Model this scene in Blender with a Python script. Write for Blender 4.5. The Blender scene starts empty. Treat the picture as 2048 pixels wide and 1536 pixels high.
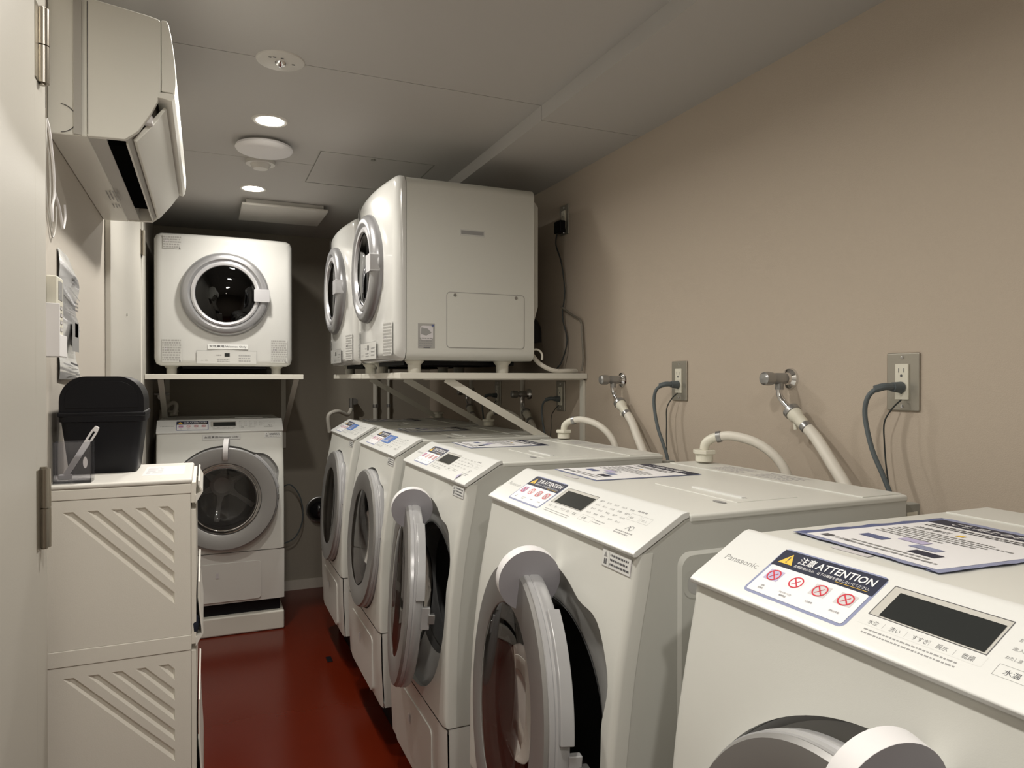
import bpy, math, random
from mathutils import Vector, Matrix
from mathutils.geometry import tessellate_polygon
random.seed(4)
PI = math.pi
S = bpy.context.scene
COL = S.collection

# ---------------------------------------------------------------- camera, world, exposure, light
F_PX, YAW, PITCH, ROLL, CAM_Z = 1413.78, .4096, -.0070, .0006, 1.3014
cam = bpy.data.objects.new('camera', bpy.data.cameras.new('camera'))
COL.objects.link(cam)
fw = Vector((math.sin(YAW)*math.cos(PITCH), math.cos(YAW)*math.cos(PITCH), math.sin(PITCH)))
rt = Vector((math.cos(YAW), -math.sin(YAW), 0)); up = rt.cross(fw)
r2 = rt*math.cos(ROLL)+up*math.sin(ROLL); u2 = up*math.cos(ROLL)-rt*math.sin(ROLL)
mw = Matrix((r2, u2, -fw)).transposed().to_4x4(); mw.translation = (0, 0, CAM_Z)
cam.matrix_world = mw
cam.data.sensor_width = 36; cam.data.lens = F_PX/2048*36; cam.data.clip_start = .02
S.camera = cam
S.view_settings.view_transform = 'Standard'; S.view_settings.look = 'None'
S.view_settings.gamma = 1; S.view_settings.use_curve_mapping = False
S.view_settings.exposure = 0.0
w = bpy.data.worlds.new('world'); S.world = w; w.use_nodes = True
w.node_tree.nodes['Background'].inputs[0].default_value = (.8, .85, 1, 1)
w.node_tree.nodes['Background'].inputs[1].default_value = .0
LAMP_Y = (3.47, 2.54, 1.61, .68, -.25)
LAMP_X, CEIL = .205, 2.181
for ly in LAMP_Y:
    a = bpy.data.lights.new('downlight_beam', 'AREA'); a.shape = 'DISK'; a.size = .085
    a.energy = 7.3; a.color = (1, .95, .87); a.spread = math.radians(165)
    o = bpy.data.objects.new('downlight_beam', a); o.location = (LAMP_X, ly, CEIL-.012); COL.objects.link(o)

# ---------------------------------------------------------------- materials
MATS = {}
def mat(name, col, rough=.5, metal=0, bump=0, bscale=200, spec=.5, coat=0, var=0, vscale=6, emit=0):
    if name in MATS: return MATS[name]
    m = bpy.data.materials.new(name); m.use_nodes = True; nt = m.node_tree
    b = nt.nodes['Principled BSDF']
    b.inputs['Base Color'].default_value = (*col, 1); b.inputs['Roughness'].default_value = rough
    b.inputs['Metallic'].default_value = metal; b.inputs['Specular IOR Level'].default_value = spec
    b.inputs['Coat Weight'].default_value = coat; b.inputs['Coat Roughness'].default_value = .08
    tc = nt.nodes.new('ShaderNodeTexCoord')
    if var:
        n = nt.nodes.new('ShaderNodeTexNoise'); n.inputs['Scale'].default_value = vscale; n.inputs['Detail'].default_value = 5
        nt.links.new(tc.outputs['Object'], n.inputs['Vector'])
        r = nt.nodes.new('ShaderNodeMapRange'); r.inputs['To Min'].default_value = 1-var; r.inputs['To Max'].default_value = 1+var
        nt.links.new(n.outputs['Fac'], r.inputs['Value'])
        mx = nt.nodes.new('ShaderNodeMix'); mx.data_type = 'RGBA'; mx.blend_type = 'MULTIPLY'; mx.inputs['Factor'].default_value = 1
        mx.inputs['A'].default_value = (*col, 1)
        nt.links.new(r.outputs['Result'], mx.inputs['B']); nt.links.new(mx.outputs['Result'], b.inputs['Base Color'])
    if bump:
        n = nt.nodes.new('ShaderNodeTexNoise'); n.inputs['Scale'].default_value = bscale; n.inputs['Detail'].default_value = 3
        nt.links.new(tc.outputs['Object'], n.inputs['Vector'])
        bp = nt.nodes.new('ShaderNodeBump'); bp.inputs['Strength'].default_value = bump; bp.inputs['Distance'].default_value = .001
        nt.links.new(n.outputs['Fac'], bp.inputs['Height']); nt.links.new(bp.outputs['Normal'], b.inputs['Normal'])
    if emit:
        b.inputs['Emission Color'].default_value = (*col, 1); b.inputs['Emission Strength'].default_value = emit
    MATS[name] = m; return m
def clear(name, tint, rough=.02, ior=1.5, body=0.0, bodycol=(.3, .3, .3)):
    m = bpy.data.materials.new(name); m.use_nodes = True; nt = m.node_tree; nt.nodes.clear()
    out = nt.nodes.new('ShaderNodeOutputMaterial'); t = nt.nodes.new('ShaderNodeBsdfTransparent'); t.inputs[0].default_value = (*tint, 1)
    g = nt.nodes.new('ShaderNodeBsdfGlossy'); g.inputs['Roughness'].default_value = rough
    d = nt.nodes.new('ShaderNodeBsdfDiffuse'); d.inputs[0].default_value = (*bodycol, 1)
    m0 = nt.nodes.new('ShaderNodeMixShader'); m0.inputs[0].default_value = body
    nt.links.new(t.outputs[0], m0.inputs[1]); nt.links.new(d.outputs[0], m0.inputs[2])
    f = nt.nodes.new('ShaderNodeFresnel'); f.inputs['IOR'].default_value = ior
    m1 = nt.nodes.new('ShaderNodeMixShader'); nt.links.new(f.outputs[0], m1.inputs[0])
    nt.links.new(m0.outputs[0], m1.inputs[1]); nt.links.new(g.outputs[0], m1.inputs[2]); nt.links.new(m1.outputs[0], out.inputs[0])
    return m
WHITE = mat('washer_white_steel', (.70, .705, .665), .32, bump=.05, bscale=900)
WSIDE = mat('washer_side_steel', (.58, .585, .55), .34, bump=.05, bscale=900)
PANELW = mat('washer_panel_white', (.76, .77, .755), .3)
KICK = mat('washer_lower_white', (.68, .675, .64), .32)
DRYW = mat('dryer_white_gloss', (.59, .59, .57), .16, coat=.4)
DRYS = mat('dryer_side_white', (.62, .62, .58), .38, bump=.08, bscale=700)
WALLP = mat('beige_wallpaper', (.49, .42, .345), .85, bump=.5, bscale=420, var=.03, vscale=300)
WALLD = mat('left_wall_paint', (.56, .52, .46), .7, bump=.2, bscale=420)
DOORP = mat('door_paint', (.54, .52, .47), .45, bump=.1, bscale=300)
CEILM = mat('ceiling_board_paint', (.49, .475, .455), .8, bump=.25, bscale=500)
FLOORM = mat('red_glossy_floor', (.105, .010, .002), .24, bump=.25, bscale=9, var=.15, vscale=2.5, spec=.35)
GREYR = mat('door_ring_grey', (.31, .305, .30), .36, metal=.5)
RECESS = mat('recess_grey', (.50, .50, .49), .35)
RIM = mat('door_rim_silver', (.44, .44, .45), .25, metal=.2)
GASKET = mat('gasket_grey_rubber', (.10, .10, .10), .5)
DRUM = mat('drum_dark_steel', (.13, .13, .13), .4, metal=.4)
DRUML = mat('drum_spoke_grey', (.88, .87, .85), .4)
VOID = mat('dark_void', (.004, .004, .004), 1, spec=0)
BLACK = mat('black_plastic', (.006, .006, .008), .45, spec=.22)
BLACKG = mat('black_display', (.025, .028, .028), .18)
DISPG = mat('display_bezel', (.55, .54, .50), .35)
NAVY = mat('sticker_navy', (.016, .02, .045), .5)
TAPE = mat('sticker_blue_tape', (.27, .30, .46), .4)
TAPED = mat('dark_blue_tape', (.10, .125, .26), .45)
PAPER = mat('sticker_paper', (.86, .86, .88), .45)
YEL = mat('sticker_yellow', (.85, .55, .08), .5)
RED = mat('sticker_red', (.62, .035, .06), .5)
LILAC = mat('sticker_lilac', (.50, .46, .66), .5)
PALEM = mat('sticker_mid_grey', (.36, .355, .34), .5)
PALEG = mat('sticker_pale_grey', (.62, .60, .62), .5)
INK = mat('print_ink', (.10, .10, .11), .5)
INKL = mat('print_ink_light', (.30, .30, .30), .5)
BLUEL = mat('label_blue', (.10, .20, .50), .4)
CHROME = mat('chrome', (.75, .75, .76), .08, metal=1)
CHROMED = mat('dull_chrome', (.38, .38, .38), .32, metal=.8)
STEEL = mat('brushed_plate', (.42, .40, .35), .35, metal=.7, bump=.1)
IVORY = mat('ivory_plastic', (.74, .72, .62), .4)
HOSE = mat('cream_hose', (.72, .69, .62), .45)
CABLE = mat('grey_cable', (.10, .12, .13), .5)
CABLED = mat('black_cable', (.03, .035, .035), .5)
CABLEB = mat('brown_grey_cable', (.20, .18, .15), .5)
SHELFM = mat('shelf_white', (.70, .68, .61), .45)
SILVER = mat('dryer_silver', (.34, .34, .35), .3, metal=.6)
SILVERL = mat('dryer_silver_light', (.58, .58, .60), .25, metal=.5)
CABM = mat('drawer_plastic', (.80, .77, .70), .5, bump=.12, bscale=500)
CABT = mat('drawer_top_plastic', (.80, .78, .73), .4)
ACM = mat('aircon_white', (.86, .86, .80), .34)
ACG = mat('aircon_louvre', (.50, .49, .46), .4)
FOAM = mat('foam_disc_grey', (.34, .33, .36), .7)
FOAMW = mat('foam_disc_rim', (.80, .79, .80), .6)
HINGE = mat('hinge_steel', (.35, .32, .27), .28, metal=.9)
GLOW = mat('downlight_lens', (1, .94, .82), .4, emit=30)
CEILW = mat('ceiling_fitting_white', (.62, .60, .56), .4)
PVC = mat('pvc_grey', (.30, .30, .27), .5)
COVER = clear('smoked_door_cover', (.97, .96, .96), .03, 1.5, .0, (.3, .28, .28))
GLASSW = clear('door_bowl_glass', (.95, .95, .95), .02, 1.5, .02)
GLASSD = clear('dryer_glass', (.10, .10, .11), .02, 1.5)
ACRYL = clear('clear_acrylic', (.93, .93, .95), .03, 1.45, .05, (.6, .6, .65))
LAMIN = mat('laminate_sheet', (.62, .62, .62), .12, coat=.8)

# ---------------------------------------------------------------- mesh builder
class MB:
    def __init__(s): s.v = []; s.f = []; s.mi = []; s.m = []
    def slot(s, m):
        if m not in s.m: s.m.append(m)
        return s.m.index(m)
    def add(s, vs, fs, m):
        b = len(s.v); i = s.slot(m); s.v += [tuple(v) for v in vs]
        s.f += [tuple(b+k for k in f) for f in fs]; s.mi += [i]*len(fs); return s
    def box(s, a, b, m):
        (x0, y0, z0), (x1, y1, z1) = a, b
        return s.add([(x0,y0,z0),(x1,y0,z0),(x1,y1,z0),(x0,y1,z0),(x0,y0,z1),(x1,y0,z1),(x1,y1,z1),(x0,y1,z1)],
            [(0,3,2,1),(4,5,6,7),(0,1,5,4),(1,2,6,5),(2,3,7,6),(3,0,4,7)], m)
    def prism(s, poly, axis, a, b, m):
        """polygon in the two remaining axes (cyclic order kept), extruded from a to b on axis"""
        def P(p, t):
            return {0: (t, p[0], p[1]), 1: (p[0], t, p[1]), 2: (p[0], p[1], t)}[axis]
        n = len(poly); vs = [P(p, a) for p in poly]+[P(p, b) for p in poly]
        tris = tessellate_polygon([[Vector((p[0], p[1], 0)) for p in poly]])
        fs = [tuple(t) for t in tris]+[tuple(n+k for k in reversed(t)) for t in tris]
        fs += [(i, (i+1) % n, n+(i+1) % n, n+i) for i in range(n)]
        return s.add(vs, fs, m)
    def lathe(s, prof, c, ax, m, n=48, close=False):
        """prof: (radius, height) list; axis ax (Vector) through c"""
        ax = Vector(ax).normalized(); c = Vector(c)
        t = Vector((0, 0, 1)) if abs(ax.z) < .9 else Vector((1, 0, 0))
        e1 = ax.cross(t).normalized(); e2 = ax.cross(e1)
        vs = []; k = len(prof)
        for i in range(n):
            a = 2*PI*i/n; d = e1*math.cos(a)+e2*math.sin(a)
            for r, h in prof: vs.append(c+d*r+ax*h)
        fs = []
        kk = k if close else k-1
        for i in range(n):
            j = (i+1) % n
            for q in range(kk):
                q2 = (q+1) % k
                fs.append((i*k+q, j*k+q, j*k+q2, i*k+q2))
        return s.add(vs, fs, m)
    def cyl(s, a, b, r, m, n=24, r2=None):
        a = Vector(a); b = Vector(b); h = (b-a).length
        return s.lathe([(1e-5, 0), (r, 0), (r2 or r, h), (1e-5, h)], a, b-a, m, n)
    def tube(s, pts, r, m, n=10, sub=6):
        P = smooth(pts, sub); k = len(P); vs = []; prev = None
        for i, p in enumerate(P):
            t = (P[min(i+1, k-1)]-P[max(i-1, 0)]).normalized()
            if prev is None: prev = t.orthogonal().normalized()
            e1 = (prev-t*prev.dot(t)).normalized(); prev = e1; e2 = t.cross(e1)
            for q in range(n):
                a = 2*PI*q/n; vs.append(p+(e1*math.cos(a)+e2*math.sin(a))*r)
        fs = [(i*n+q, i*n+(q+1) % n, (i+1)*n+(q+1) % n, (i+1)*n+q) for i in range(k-1) for q in range(n)]
        fs += [tuple(range(n))[::-1], tuple((k-1)*n+q for q in range(n))]
        return s.add(vs, fs, m)
    def mesh(s, name, flat=False):
        me = bpy.data.meshes.new(name); me.from_pydata(s.v, [], s.f)
        for m in s.m: me.materials.append(m)
        me.polygons.foreach_set('material_index', s.mi)
        me.update(); import bmesh
        bm = bmesh.new(); bm.from_mesh(me); bmesh.ops.remove_doubles(bm, verts=bm.verts, dist=1e-6) if not flat else None
        bmesh.ops.recalc_face_normals(bm, faces=bm.faces) if not flat else None
        bm.to_mesh(me); bm.free()
        return me
def smooth(pts, sub):
    P = [Vector(p) for p in pts]
    if len(P) < 3 or sub < 2: return P
    out = []
    for i in range(len(P)-1):
        a, b, c, d = P[max(i-1, 0)], P[i], P[i+1], P[min(i+2, len(P)-1)]
        for k in range(sub):
            t = k/sub
            out.append(.5*((2*b)+(c-a)*t+(2*a-5*b+4*c-d)*t*t+(3*b-a-3*c+d)*t**3))
    out.append(P[-1]); return out
CACHE = {}
def obj(name, mb, parent=None, bevel=0, smo=True, key=None, flat=False, ang=35, loc=None, seg=2):
    """mb: MB or a function making one; key: share mesh data"""
    if key and key in CACHE: me = CACHE[key]
    else:
        me = (mb() if callable(mb) else mb).mesh(name, flat)
        if smo and not flat:
            me.shade_smooth()
            if not bevel: me.set_sharp_from_angle(angle=math.radians(ang))
        if key: CACHE[key] = me
    o = bpy.data.objects.new(name, me); COL.objects.link(o)
    if parent: o.parent = parent
    if loc: o.location = loc
    if bevel:
        b = o.modifiers.new('bevel', 'BEVEL'); b.width = bevel; b.segments = seg; b.limit_method = 'ANGLE'
        b.angle_limit = math.radians(40); b.harden_normals = True
    return o
def tag(o, label, cat, group=None):
    o['label'] = label; o['category'] = cat
    if group: o['group'] = group
    return o
def thing(name, loc, label, cat, rotz=0, group=None):
    o = bpy.data.objects.new(name, None); o.empty_display_size = .05; COL.objects.link(o)
    o.location = loc; o.rotation_euler = (0, 0, rotz); return tag(o, label, cat, group)
def struct(name, mb, **k):
    o = obj(name, mb, **k)
    if not k.get('parent'): o['kind'] = 'structure'
    return o

# flat print on a plane -------------------------------------------------------------
TXT = {}
def text_geo(s, bold=0):
    if (s, bold) in TXT: return TXT[(s, bold)]
    c = bpy.data.curves.new('lettering', 'FONT'); c.body = s; c.resolution_u = 2; c.offset = bold
    o = bpy.data.objects.new('lettering', c); COL.objects.link(o)
    me = bpy.data.meshes.new_from_object(o.evaluated_get(bpy.context.evaluated_depsgraph_get()))
    vs = [v.co.copy() for v in me.vertices]; fs = [tuple(p.vertices) for p in me.polygons]
    bpy.data.objects.remove(o); bpy.data.curves.remove(c); bpy.data.meshes.remove(me)
    x0 = min(v.x for v in vs); x1 = max(v.x for v in vs); y0 = min(v.y for v in vs); y1 = max(v.y for v in vs)
    TXT[(s, bold)] = ([((v.x-x0)/(x1-x0), (v.y-y0)/(y1-y0)) for v in vs], fs, (x1-x0)/(y1-y0)); return TXT[(s, bold)]
class Art:
    def __init__(s, o, u, v, h0=.0004):
        s.o = Vector(o); s.u = Vector(u).normalized(); s.v = Vector(v).normalized(); s.n = s.u.cross(s.v); s.mb = MB(); s.h = h0
    def P(s, x, y, h=None): return s.o+s.u*x+s.v*y+s.n*(s.h if h is None else h)
    def poly(s, pts, m, h=None):
        tr = tessellate_polygon([[Vector((a, b, 0)) for a, b in pts]])
        fs = []
        for t in tr:
            a, b, c = [pts[i] for i in t]
            fs.append(tuple(t) if (b[0]-a[0])*(c[1]-a[1])-(b[1]-a[1])*(c[0]-a[0]) > 0 else tuple(reversed(t)))
        s.mb.add([s.P(a, b, h) for a, b in pts], fs, m); return s
    def rect(s, x0, y0, x1, y1, m, h=None, r=0):
        return s.poly(rrect(x0, y0, x1, y1, r), m, h)
    def frame(s, x0, y0, x1, y1, t, m, h=None):
        s.rect(x0, y0, x1, y0+t, m, h); s.rect(x0, y1-t, x1, y1, m, h); s.rect(x0, y0+t, x0+t, y1-t, m, h); s.rect(x1-t, y0+t, x1, y1-t, m, h); return s
    def slab(s, x0, y0, x1, y1, t, m, r=0):
        pts = rrect(x0, y0, x1, y1, r); n = len(pts)
        tr = tessellate_polygon([[Vector((a, b, 0)) for a, b in pts]])
        s.mb.add([s.P(a, b, 0) for a, b in pts]+[s.P(a, b, t) for a, b in pts],
            [tuple(n+k for k in q) for q in tr]+[tuple(q) for q in tr]+[(i, (i+1) % n, n+(i+1) % n, n+i) for i in range(n)], m); return s
    def ring(s, cx, cy, r, t, m, n=24, h=None):
        vs = []; 
        for i in range(n):
            a = 2*PI*i/n
            vs += [s.P(cx+math.cos(a)*r, cy+math.sin(a)*r, h), s.P(cx+math.cos(a)*(r-t), cy+math.sin(a)*(r-t), h)]
        s.mb.add(vs, [(2*i, 2*((i+1) % n), 2*((i+1) % n)+1, 2*i+1) for i in range(n)], m); return s
    def line(s, x0, y0, x1, y1, t, m, h=None):
        d = Vector((x1-x0, y1-y0)).normalized()*t/2; nx, ny = -d.y, d.x
        return s.poly([(x0+nx, y0+ny), (x0-nx, y0-ny), (x1-nx, y1-ny), (x1+nx, y1+ny)], m, h)
    def text(s, t, x, y, w, hgt, m, h=None, bold=0):
        g, fs, asp = text_geo(t, bold)
        s.mb.add([s.P(x+a*w, y+b*hgt, h) for a, b in g], fs, m); return s
    def lines(s, x0, y0, x1, y1, rows, m, fill=.5, h=None, gap=.25):
        """small print too small to read: rows of short dashes"""
        rh = (y1-y0)/rows
        for r in range(rows):
            y = y0+r*rh; x = x0
            end = x1-random.random()*gap*(x1-x0)
            while x < end-rh*.2:
                w_ = min(rh*random.uniform(.35, 1.1), end-x)
                s.rect(x, y+rh*(.5-fill/2), x+w_, y+rh*(.5+fill/2), m, h); x += w_+rh*.22
        return s
def rrect(x0, y0, x1, y1, r, k=5):
    if r <= 0: return [(x0, y0), (x1, y0), (x1, y1), (x0, y1)]
    out = []
    for cx, cy, a in ((x1-r, y0+r, -90), (x1-r, y1-r, 0), (x0+r, y1-r, 90), (x0+r, y0+r, 180)):
        for i in range(k+1):
            t = math.radians(a+90*i/k); out.append((cx+r*math.cos(t), cy+r*math.sin(t)))
    return out

# ---------------------------------------------------------------- room
XL, XR, YF, YB = -.27, 1.371, -1.3, 4.53
SOF_X, SOF_Z = .994, 2.133
struct('floor', MB().box((XL-.12, YF-.1, -.1), (XR+.12, YB+.1, 0), FLOORM))
struct('wall_right', MB().box((XR, YF-.1, 0), (XR+.12, YB+.1, 2.3), WALLP))
struct('wall_back', MB().box((XL-.12, YB, 0), (XR, YB+.1, 2.3), mat('back_wallpaper_painted_shade', (.33, .30, .25), .85, bump=.5, bscale=420)))  # wallpaper darkened: shade behind the back dryers put into the colour
struct('wall_left', MB().box((XL-.12, YF-.1, 0), (XL, YB, 2.3), WALLD))
struct('wall_front', MB().box((XL, YF-.1, 0), (XR, YF, 2.3), WALLP))
ceil = struct('ceiling', MB().box((XL, YF, CEIL+.012), (XR, YB, CEIL+.1), CEILM))
g = .0016
HX0, HX1, HY0, HY1 = .41, .87, 2.80, 3.27
for (x0, y0, x1, y1) in ((XL, YF, SOF_X, .95), (XL, .95, SOF_X, 2.053), (XL, 2.053, SOF_X, HY0), (XL, HY0, HX0, 3.0), (XL, 3.0, HX0, HY1),
                         (HX1, HY0, SOF_X, HY1), (XL, HY1, SOF_X, YB)):
    gy0 = g if y0 in (2.053, .95) or (y0 == 3.0) else 0; gy1 = g if y1 in (2.053, .95, 3.0) else 0
    obj('ceiling_board', MB().box((x0, y0+gy0, CEIL), (x1, y1-gy1, CEIL+.012), CEILM), ceil, smo=False)
sof = struct('trim_1', MB().box((SOF_X+.004, YF, SOF_Z+.004), (XR, YB, CEIL+.012), CEILM))
for y0, y1 in ((YF, 2.053-g), (2.053+g, YB)):
    obj('soffit_board', MB().box((SOF_X, y0, SOF_Z), (XR, y1, CEIL), CEILM), sof, smo=False)
h = thing('ceiling_hatch', (HX0, HY0, CEIL), 'square flush access hatch in the ceiling above the near dryer', 'hatch')
obj('hatch_panel', MB().box((.004, .004, .0), (HX1-HX0-.004, HY1-HY0-.004, .01), CEILM), h, bevel=.001)
a = MB()
for bx in (((0, 0), (HX1-HX0, .0025)), ((0, HY1-HY0-.0025), (HX1-HX0, HY1-HY0)), ((0, 0), (.0025, HY1-HY0)), ((HX1-HX0-.0025, 0), (HX1-HX0, HY1-HY0))):
    a.box((bx[0][0], bx[0][1], -.001), (bx[1][0], bx[1][1], .011), PVC)
obj('hatch_frame', a, h, smo=False)
obj('lock', MB().cyl((.21, .03, -.004), (.21, .03, 0), .009, PVC, 16), h)
v = thing('ventilation_panel', (.165, 3.66, CEIL), 'pale square ventilation panel hung just below the ceiling in front of the back dryer', 'vent')
obj('panel', MB().box((0, 0, -.035), (.41, .37, -.022), CEILW), v, bevel=.003)
obj('frame', MB().box((.02, .02, -.022), (.39, .35, 0), CEILW), v, bevel=.002)

# baseboards
struct('baseboard_back', MB().box((XL, YB-.008, 0), (XR, YB, .06), WALLD))

# left side: entry door leaf + jamb, far door
d1 = struct('door_1', MB().box((XL+.002, YF+.3, .01), (-.2405, 1.300, 2.08), DOORP), bevel=.002)
struct('trim_2', MB().box((XL, 1.3035, 0), (-.2415, 1.385, 2.12), DOORP), bevel=.002)
tag(obj('black_cable', MB().tube([(-.256, 1.448, 2.18), (-.256, 1.448, 1.95), (-.256, 1.450, 1.772)], .0034, BLACK, 8)), 'straight black cable running down beside the upper door hinge', 'cable')
for z0, z1 in ((1.771, 1.889), (1.033, 1.158), (.25, .37)):
    a = MB(); zm = (z0+z1)/2
    for (p, q) in ((z0, zm-.001), (zm+.001, z1)):
        a.cyl((-.236, 1.332, p), (-.236, 1.332, q), .0095, HINGE, 20)
    a.cyl((-.236, 1.332, z0-.003), (-.236, 1.332, z1+.003), .005, HINGE, 12)
    a.box((-.243, 1.300, z0), (-.2395, 1.330, z1), HINGE)
    obj('hinge', a, d1)
d2 = struct('door_2', MB().box((XL+.001, 2.455, .01), (XL+.010, 3.53, 2.06), DOORP), bevel=.002)
a = MB()
a.box((XL, 2.385, 0), (XL+.016, 2.445, 2.14), DOORP); a.box((XL, 3.54, 0), (XL+.016, 3.60, 2.14), DOORP); a.box((XL, 2.445, 2.07), (XL+.016, 3.54, 2.14), DOORP)
struct('trim_3', a, bevel=.003)
struct('trim_4', MB().box((XL, 3.60, 0), (XL+.006, 3.86, 2.181), DOORP), bevel=.002)
for z0 in (1.85, .30):
    a = MB(); a.cyl((XL+.020, 3.535, z0), (XL+.020, 3.535, z0+.11), .0085, HINGE, 16); a.box((XL+.009, 3.505, z0), (XL+.013, 3.535, z0+.11), HINGE)
    obj('hinge', a, d2)
obj('latch_mark', MB().cyl((XL+.0101, 2.903, 1.535), (XL+.013, 2.903, 1.535), .006, PVC, 12), d2)

# ceiling fittings
nm = {3.47: 'lit round ceiling downlight farthest back, beside the vent panel', 2.54: 'lit round ceiling downlight between the emergency light and the disc',
      1.61: 'round ceiling downlight just above the top edge of the view', .68: 'round ceiling downlight above the nearest washing machines', -.25: 'round ceiling downlight behind the camera near the entrance'}
for ly in LAMP_Y:
    t = thing('downlight', (LAMP_X, ly, CEIL), nm[ly], 'light')
    obj('trim_ring', lambda: MB().lathe([(.046, 0), (.046, -.004), (.055, -.005), (.060, 0)], (0, 0, 0), (0, 0, 1), CEILW, 48), t, key='dlr')
    obj('lens', lambda: MB().lathe([(1e-5, -.008), (.03, -.007), (.0465, -.002), (.0465, 0)], (0, 0, 0), (0, 0, 1), GLOW, 48), t, key='dll')
t = thing('emergency_light', (.193, 2.052, CEIL), 'round white emergency light with small central lens on the ceiling joint', 'light')
obj('plate', MB().lathe([(1e-5, -.007), (.055, -.006), (.063, -.003), (.065, 0)], (0, 0, 0), (0, 0, 1), CEILW, 56), t)
obj('lens', MB().lathe([(1e-5, -.018), (.008, -.017), (.014, -.012), (.016, -.006)], (0, 0, 0), (0, 0, 1), CHROME, 32), t)
a = Art((0, 0, -.0065), (1, 0, 0), (0, -1, 0)); a.h = .0006
for q in ((-.03, .026), (-.018, .03), (.002, .03)): a.rect(q[0]-.004, q[1]-.003, q[0]+.004, q[1]+.003, INK)
a.rect(.03, -.002, .038, .004, INK)
obj('markings', a.mb, t, smo=False)
t = thing('ceiling_disc', (.205, 2.80, CEIL), 'large flat white round disc on the ceiling between two lit downlights', 'access point')
obj('mount', MB().cyl((0, 0, -.012), (0, 0, 0), .075, CEILW, 40), t)
obj('cover', MB().lathe([(1e-5, -.036), (.085, -.034), (.097, -.029), (.103, -.021), (.100, -.012), (1e-5, -.011)], (0, 0, 0), (0, 0, 1), FOAMW, 64), t)
t = thing('smoke_detector', (.207, 3.03, CEIL), 'small round white detector on the ceiling just behind the large disc', 'detector')
obj('base', MB().cyl((0, 0, -.014), (0, 0, 0), .056, CEILW, 40), t)
obj('sensor', MB().lathe([(1e-5, -.034), (.028, -.032), (.034, -.024), (.040, -.014)], (0, 0, 0), (0, 0, 1), CEILW, 40), t)

# ---------------------------------------------------------------- washing machine
PROF = [(1.04, .0), (1.034, .0), (.99, -.006), (.96, -.013), (.85, -.033), (.72, -.048), (.60, -.055), (.42, -.057), (.30, -.055), (.165, -.048)]
def Fz(z):
    for (za, ya), (zb, yb) in zip(PROF, PROF[1:]):
        if z >= zb:
            t = (z-zb)/(za-zb); return yb+(ya-yb)*t
    return PROF[-1][1]
def Fzs(z): return (Fz(z-.03)+Fz(z)*2+Fz(z+.03))/4 if .2 < z < 1.0 else Fz(z)
WZ0, WZ1, WX = .165, 1.034, .30
DCX, DCZ, DR = .010, .700, .253
def polar(center, hole, x0, x1, z0, z1, F, m, ts=(0, .15, .35, .55, .75, .9, .96, .985, 1), N=112, fold=.015, hfold=.012, rr=.010, cr=0):
    X_, Z_, hx_, hz_ = (x0+x1)/2, (z0+z1)/2, (x1-x0)/2, (z1-z0)/2
    def sd(x, z):
        a, b = abs(x-X_)-hx_+cr, abs(z-Z_)-hz_+cr
        return min(max(a, b), 0)+math.hypot(max(a, 0), max(b, 0))-cr
    cx, cz = center; mb = MB(); vs = []; fs = []
    angs = [2*PI*i/N for i in range(N)]
    angs += [math.atan2(a-cx, b-cz) % (2*PI) for a in (x0, x1) for b in (z0, z1)]
    angs = sorted(set(round(a, 6) for a in angs)); n = len(angs)
    rows = []
    for a in angs:
        s, c = math.sin(a), math.cos(a)
        R = min([((x1 if s > 0 else x0)-cx)/s if abs(s) > 1e-9 else 1e9, ((z1 if c > 0 else z0)-cz)/c if abs(c) > 1e-9 else 1e9])
        if cr:
            lo, hi = 0, R
            for _ in range(30):
                mid = (lo+hi)/2
                if sd(cx+s*mid, cz+c*mid) < 0: lo = mid
                else: hi = mid
            R = lo
        h_ = hole(a); row = []
        hx, hz = cx+s*h_, cz+c*h_
        row.append((hx, F(hx, hz)+hfold, hz))
        for t in ts:
            r = h_+(R-h_)*t; x, z = cx+s*r, cz+c*r
            e = min(x-x0, x1-x, 1e9) if rr < .02 else -sd(x, z)
            e = max(e, 0); y = F(x, z)
            if e < rr: y += rr-math.sqrt(max(rr*rr-(rr-e)**2, 0))
            row.append((x, y, z))
        x, y, z = row[-1]; row.append((x, y+fold, z)); rows.append(row)
    k = len(rows[0])
    for r in rows: vs += r
    for i in range(n):
        j = (i+1) % n
        for q in range(k-1): fs.append((i*k+q, i*k+q+1, j*k+q+1, j*k+q))
    mb.add(vs, fs, m); return mb
def whole(a):
    d = (math.degrees(a)-54); b = math.exp(-(d/17)**4)
    return .262+.034*b
def w_front():
    return polar((DCX, DCZ), whole, -WX+.001, WX-.001, .425, WZ1-.002, lambda x, z: Fzs(z), WHITE, fold=.02)
def w_recess():
    mb = MB(); N = 96; vs = []; fs = []; k = 6
    for i in range(N):
        a = 2*PI*i/N; s, c = math.sin(a), math.cos(a); h_ = whole(a)-.0005
        for q, (t, dep) in enumerate(((0, .010), (.10, .024), (.5, .034), (.85, .044), (.96, .050), (1, .062))):
            r = h_+(.182-h_)*t; x, z = DCX+s*r, DCZ+c*r
            vs.append((x, Fzs(DCZ+c*h_)*(1-t)+(-.045)*t+dep, z))
    for i in range(N):
        j = (i+1) % N
        for q in range(k-1): fs.append((i*k+q, i*k+q+1, j*k+q+1, j*k+q))
    return mb.add(vs, fs, RECESS)
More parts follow.
